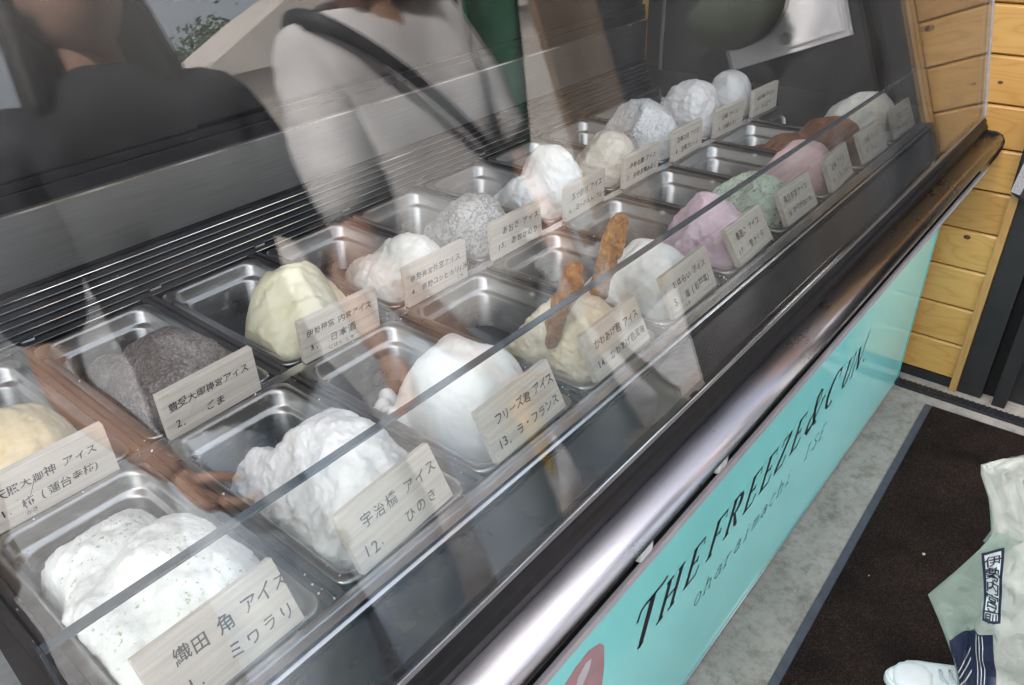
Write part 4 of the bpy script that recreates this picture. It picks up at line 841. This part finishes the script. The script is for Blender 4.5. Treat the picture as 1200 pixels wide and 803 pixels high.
tag(bag, 'milky white plastic carrier bag with navy print hanging over the mat', 'plastic bag')
def strapmesh(pts, wd, seed, nq=13):
    vs = []; fs = []
    for i, p in enumerate(pts):
        t = i/(len(pts)-1); w_ = wd[i]
        for q in range(nq):
            e = q/(nq-1)-.5; z_ = p[2]; vs.append((p[0]+.010*crease(Vector((e*4, t*3, seed)), 1)+.005*crease(Vector((e*11, t*5, seed)), 3)+.012*abs(e), p[1]+e*w_, z_+.004*math.sin(e*7+seed)))
    for i in range(len(pts)-1):
        for q in range(nq-1): a = i*nq+q; fs.append((a, a+1, a+nq+1, a+nq))
    return vs, fs
for sx, sd, dy in ((-.030, 1.0, 0), (.02, 5.0, -.03)):       # two handles gathered up to the hand
    pts = [(sx, .075+dy, .47), (sx, .110+dy, .50), (sx*.95, .130+dy, .53), (sx*.9, .144+dy, .56), (sx*.8, .166+dy, .60), (sx*.7, .172+dy, .618), (sx*.6, .150+dy, .640), (sx*.5, .130+dy*.7, .655), (sx*.4, .095+dy*.5, .69), (.0, .06, .725), (0, .035, .755)]
    vs, fs = strapmesh(pts, [.17, .09, .070, .064, .064, .062, .056, .048, .040, .030, .020], sd); hnd = mesh_obj('handle', vs, fs, M['bag'], bag, True); md = hnd.modifiers.new('s', 'SOLIDIFY'); md.thickness = .0012
# thin gusset flap sticking out on one side
edge = [(.0, .513), (.010, .470), (.030, .400), (.058, .320), (.034, .280), (.007, .237), (-.016, .190), (-.035, .138), (-.05, .08)]
vs = []; fs = []; nq = 9
for i, (y_, z_) in enumerate(edge):
    for q in range(nq):
        t = q/(nq-1); yy = y_*(1-t)+(-.075)*t; vs.append((-.040+.030*t+.006*crease(Vector((t*3, z_*14, 2)), 3)-.004*math.sin(t*9+z_*30), yy+.15, z_-.015*t))
for i in range(len(edge)-1):
    for q in range(nq-1): a = i*nq+q; fs.append((a, a+1, a+nq+1, a+nq))
flap = mesh_obj('side_flap', vs, fs, M['flap'], bag, True); md = flap.modifiers.new('s', 'SOLIDIFY'); md.thickness = .001

# print on the bag: navy framed vertical writing above a band of striped navy, laid on the film
dgx = bpy.context.evaluated_depsgraph_get(); dgx.update(); bag_ev = bag.evaluated_get(dgx); flap_ev = flap.evaluated_get(dgx)
def on_bag(y, z, off=.0016):
    o_ = Vector((-.4, y, z)); best = None
    for ev in (bag_ev, flap_ev):
        ok, loc, nrm, _ = ev.ray_cast(o_, Vector((1, 0, 0)))
        if ok and (best is None or loc.x < best.x): best = loc
    return best+Vector((-off, 0, 0)) if best is not None else None
def bag_print(name, pts2, faces, mat, off):
    vs = []; bad = set()
    for i, (y, z) in enumerate(pts2):
        q = on_bag(y+.15, z, off)
        if q is None: bad.add(i); q = Vector((0, y+.15, z))
        vs.append(q)
    return mesh_obj(name, vs, [f for f in faces if not bad & set(f)], mat, bag)
def grid_patch(name, fn, nu, nv, mat, off):
    pts = [fn(i/nu, j/nv) for j in range(nv+1) for i in range(nu+1)]
    return bag_print(name, pts, [(j*(nu+1)+i, j*(nu+1)+i+1, (j+1)*(nu+1)+i+1, (j+1)*(nu+1)+i) for j in range(nv) for i in range(nu)], mat, off)
TL, TR, BLc, BR = Vector((.006, .462)), Vector((-.021, .482)), Vector((-.033, .315)), Vector((-.058, .343))   # corners of the label strip (y, z)
def strip(m):
    def f(u, v):
        u = m+(1-2*m)*u; v = m*.28+(1-m*.56)*v; a = BLc.lerp(BR, u); b = TL.lerp(TR, u); q = a.lerp(b, v); return (q.x, q.y)
    return f
grid_patch('label_frame', strip(0), 8, 18, M['navy'], .0012)
grid_patch('label_field', strip(.14), 8, 18, simple('white_film_print', (.62, .66, .66), .35, 0, .06, 20), .0024)
pv = []; pf = []
for n_i, ch in enumerate('伊勢内宮前'):
    gv, gf = glyph(ch); o = len(pv); vc = .90-n_i*.185
    for p in gv: q = strip(0)(.5+(p.x-.5)*.82, vc-.07+(p.y-.35)*.19); pv.append(q)
    pf += [tuple(i+o for i in g) for g in gf]
bag_print('lettering', pv, pf, M['navy'], .0038)
QA, QB, QC, QD = Vector((.001, .236)), Vector((-.055, .311)), Vector((-.115, .13)), Vector((-.040, .12))
def band(u, v): q = QD.lerp(QC, u).lerp(QA.lerp(QB, u), v); return (q.x, q.y)
grid_patch('navy_band', band, 18, 14, M['navy'], .0014)
for u0, u1, v0, v1 in ((.58, .60, 0, .99), (.66, .68, 0, .99), (.74, .76, 0, .99), (.08, .44, .35, .80), (.08, .44, .22, .67), (.08, .44, .08, .50)):
    if abs(u1-u0) < .1: fn = lambda u, v: band(u0+(u1-u0)*u, v0+(v1-v0)*v)
    else: fn = lambda u, v: band(u0+(u1-u0)*v, v0+(v1-v0)*v+.035*(u-.5))
    grid_patch('stripe', fn, 1, 14, M['clip'], .0030)

# ------------------------------------------------------------------ beside and across the street (seen mirrored in the glass)
cb = tag(empty('wall_cabinet', (2.455, -.11, 1.16)), 'white metal wall cabinet with round lock fixed beside the door', 'cabinet')
def cbc(o): o.parent = cb; o.location = o.location-cb.location; return o
cbc(box('case', (2.452, -.305, 1.158), (2.464, .080, 1.66), M['white'], None, .003))
cbc(box('door', (2.445, -.29, 1.176), (2.4515, .065, 1.645), M['white'], None, .003))
bm = bmesh.new(); tube(bm, [(2.4452, -.11, 1.205), (2.436, -.11, 1.205), (2.434, -.11, 1.205)], [.019, .017, .010], 18); lk = from_bm('lock', bm, M['back'], cb, True); lk.location = -cb.location
bm = bmesh.new(); bmesh.ops.create_uvsphere(bm, u_segments=28, v_segments=16, radius=1)
for v in bm.verts: v.co = Vector((v.co.x*.075, v.co.y*.16, v.co.z*(.115 if v.co.z < 0 else .075)))*(1+.05*noise.noise(v.co*4))
capo = from_bm('cap', bm, M['cap'], None, True, (2.36, -.20, 1.335)); tag(capo, 'dark green cloth cap hanging before the white cabinet', 'cap')
bm = bmesh.new(); bm_box(bm, (-.02, -.155, -.012), (.012, .17, .006), .004); from_bm('brim', bm, M['cap'], capo, True)
nc = tag(empty('wall_notice', (XW-.002, .31, 1.53)), 'white notice with teal borders pinned to the brown boards', 'notice')
for nm, y0, y1, z0, z1, m_, dx in (('paper', .262, .372, 1.52, 1.79, M['white'], .004), ('teal_band', .264, .370, 1.525, 1.555, M['teal'], .0052), ('teal_band', .264, .370, 1.758, 1.785, M['teal'], .0052)):
    o = box(nm, (XW-dx, y0, z0), (XW-.001, y1, z1), m_, None, 0); o.parent = nc; o.location = o.location-nc.location
# black hanging cloth with a grey print by the trim
vs = []; fs = []; nu, nv = 10, 16
for j in range(nv+1):
    for i in range(nu+1):
        u, v = i/nu, j/nv; vs.append((-.012*math.sin(u*9+v*2)-.02, -.15*u, -.20*(1-v)-.03*(1-v)*math.sin(u*2.4)))
for j in range(nv):
    for i in range(nu): a = j*(nu+1)+i; fs.append((a, a+1, a+nu+2, a+nu+1))
cl = mesh_obj('hanging_cloth', vs, fs, M['fabric'], None, True, (XW-.005, .262, .872)); md = cl.modifiers.new('s', 'SOLIDIFY'); md.thickness = .003
tag(cl, 'black hanging cloth with grey speckled print beside the wood trim', 'cloth')
o = mesh_obj('print', [(-.036, -.002, -.195), (-.036, -.012, -.105), (-.036, -.020, -.115), (-.036, -.032, -.165), (-.036, -.026, -.20)], [(0, 1, 2, 3, 4)], M['greyprint'], cl)

def building(name, loc, label, w_, d_, h_, roofh, roofm, wallm, overhang=.5):
    r = tag(empty(name, loc), label, 'building'); x, y = w_/2, d_/2
    bm = bmesh.new(); bm_box(bm, (-x, -y, 0), (x, y, h_), .01); wl = from_bm('wall', bm, wallm, r)
    xo, yo = x+overhang, y+overhang
    mesh_obj('roof', [(-xo, -yo, h_-.1), (xo, -yo, h_-.1), (xo, yo, h_-.1), (-xo, yo, h_-.1), (-xo, 0, h_+roofh), (xo, 0, h_+roofh), (-xo, -yo, h_-.22), (xo, -yo, h_-.22), (xo, yo, h_-.22), (-xo, yo, h_-.22)],
             [(0, 1, 5, 4), (2, 3, 4, 5), (0, 4, 3, 9, 6), (1, 7, 8, 2, 5), (0, 6, 7, 1), (3, 2, 8, 9), (6, 9, 8, 7)], roofm, r)
    nwin = max(2, int(w_/1.6))
    for i in range(nwin):
        cx = -x+(i+.5)*w_/nwin; wd = box('window', (cx-.45, y+.005, 1.0), (cx+.45, y+.04, min(h_-.4, 2.0)), M['black'], None, .005); wd.parent = r
        f2 = box('frame', (-.5, .0, -.05), (.5, .02, .0), wallm, wd, .003); f3 = box('mullion', (-.02, .02, 0), (.02, .03, min(h_-.4, 2.0)-1.0), wallm, wd, .003)
    return r
b1 = building('low_house', (8.55, -10.6, 0), 'low house with a pale cream gable across the street', 5.0, 7.0, 2.85, 1.45, M['cream'], M['cream'], .15); b1.rotation_euler.z = R(90)
b2 = building('street_house', (-5.5, -10.5, 0), 'weathered plaster house across the street beside the trees', 9, 4, 3.0, 1.6, simple('grey_tiles', (.12, .12, .125), .6, 0, .2, 4), M['plaster'])
# slatted shop fence further along the street
fn = tag(empty('slat_fence', (8.6, -2.4, 0)), 'tall weathered timber slat fence along the street', 'fence'); rnd = random.Random(5)
for i in range(64):
    o = box('slat', (-5.6+i*.16, -.02, .05), (-5.6+i*.16+.150, .02, 2.5+rnd.uniform(-.03, .03)), M['slat'], fn, .004)
for z_ in (.5, 1.9): box('fence_rail', (-5.7, -.07, z_), (4.7, -.022, z_+.09), M['slat'], fn, .004)
fn.rotation_euler.z = R(-9)
# green banner on a pole
bn = tag(empty('street_banner', (2.55, -2.0, 0)), 'green cloth banner hanging from a street pole', 'banner')
bm = bmesh.new(); tube(bm, [(0, 0, 0), (0, 0, 2.4)], .014, 10); from_bm('pole', bm, M['matblack'], bn, True); bn.rotation_euler.y = R(16)
vs = []; fs = []
for j in range(13):
    for i in range(9): u, v = i/8, j/12; vs.append((.02+.42*u, .03*math.sin(u*5+v*3), .75+1.55*v))
for j in range(12):
    for i in range(8): a = j*9+i; fs.append((a, a+1, a+10, a+9))
o = mesh_obj('cloth', vs, fs, M['green'], bn, True); md = o.modifiers.new('s', 'SOLIDIFY'); md.thickness = .004
# trees
def tree(loc, label, h, cr, cz, n, seed):
    rnd = random.Random(seed); r = tag(empty('broadleaf_tree', loc), label, 'tree', 'trees across the street'); bm = bmesh.new()
    tube(bm, [(0, 0, 0), (.05, .02, h*.25), (-.03, .04, h*.5), (.02, 0, h*.8)], [.22, .17, .13, .05], 10)
    ends = []
    for i in range(9):
        a = i*2.4; z_ = h*(.32+.05*i); p = Vector((math.cos(a)*cr*.75, math.sin(a)*cr*.75, z_+h*.16)); tube(bm, [(0, 0, z_), p*.5+Vector((0, 0, z_*.52)), p], [.07, .05, .02], 6); ends.append(p)
    from_bm('trunk', bm, M['bark'], r, True)
    clumps = [Vector((rnd.gauss(0, .48)*cr, rnd.gauss(0, .48)*cr, cz+rnd.gauss(0, .30)*cr)) for _ in range(34)]+ends
    vs = []; fs = []
    for i in range(n):
        c_ = clumps[rnd.randrange(len(clumps))]; p = c_+Vector((rnd.gauss(0, 1), rnd.gauss(0, 1), rnd.gauss(0, .7)))*cr*.17; s_ = rnd.uniform(.05, .11)
        u = Vector((rnd.uniform(-1, 1), rnd.uniform(-1, 1), rnd.uniform(-.6, .6))).normalized(); v = u.cross(Vector((rnd.uniform(-1, 1), rnd.uniform(-1, 1), 1))).normalized(); o = len(vs)
        vs += [p-u*s_, p+v*s_*.5, p+u*s_, p-v*s_*.5]; fs.append((o, o+1, o+2, o+3))
    mesh_obj('crown', vs, fs, M['leaf'], r)
tree((8.7, -16.5, 0), 'rounded green tree above the cream gabled house', 5.2, 1.75, 3.9, 12000, 2)
tree((5.8, -17.5, 0), 'lower green tree left of the rounded tree', 4.4, 1.5, 3.0, 7000, 3)
tree((2.2, -19.0, 0), 'broad dark green tree behind the plaster house', 5.5, 2.2, 3.8, 7000, 4)

# crumbs of ice scattered over the pan rims, the rails and the tags' feet
rnd = random.Random(11); bm = bmesh.new()
for i in range(420):
    x = rnd.uniform(.05, 2.40); y = rnd.choice((rnd.uniform(.543, .60), rnd.uniform(.935, 1.0), rnd.uniform(.55, 1.38))); k = (x-PX0)/PITCH_X; fx = abs((k+.5) % 1-.5)*PITCH_X
    if fx < .094 and not (.949 < y < .982): continue
    s_ = rnd.uniform(.0006, .0019); r = bmesh.ops.create_icosphere(bm, subdivisions=1, radius=s_)
    for v in r['verts']: v.co = v.co*rnd.uniform(.7, 1.3)+Vector((x, y, .8022 if fx > .096 else .8015))
stuff(tag(from_bm('ice_crumbs', bm, im['plain'], None), 'tiny white ice crumbs scattered over the pan rims and rails', 'crumbs'))
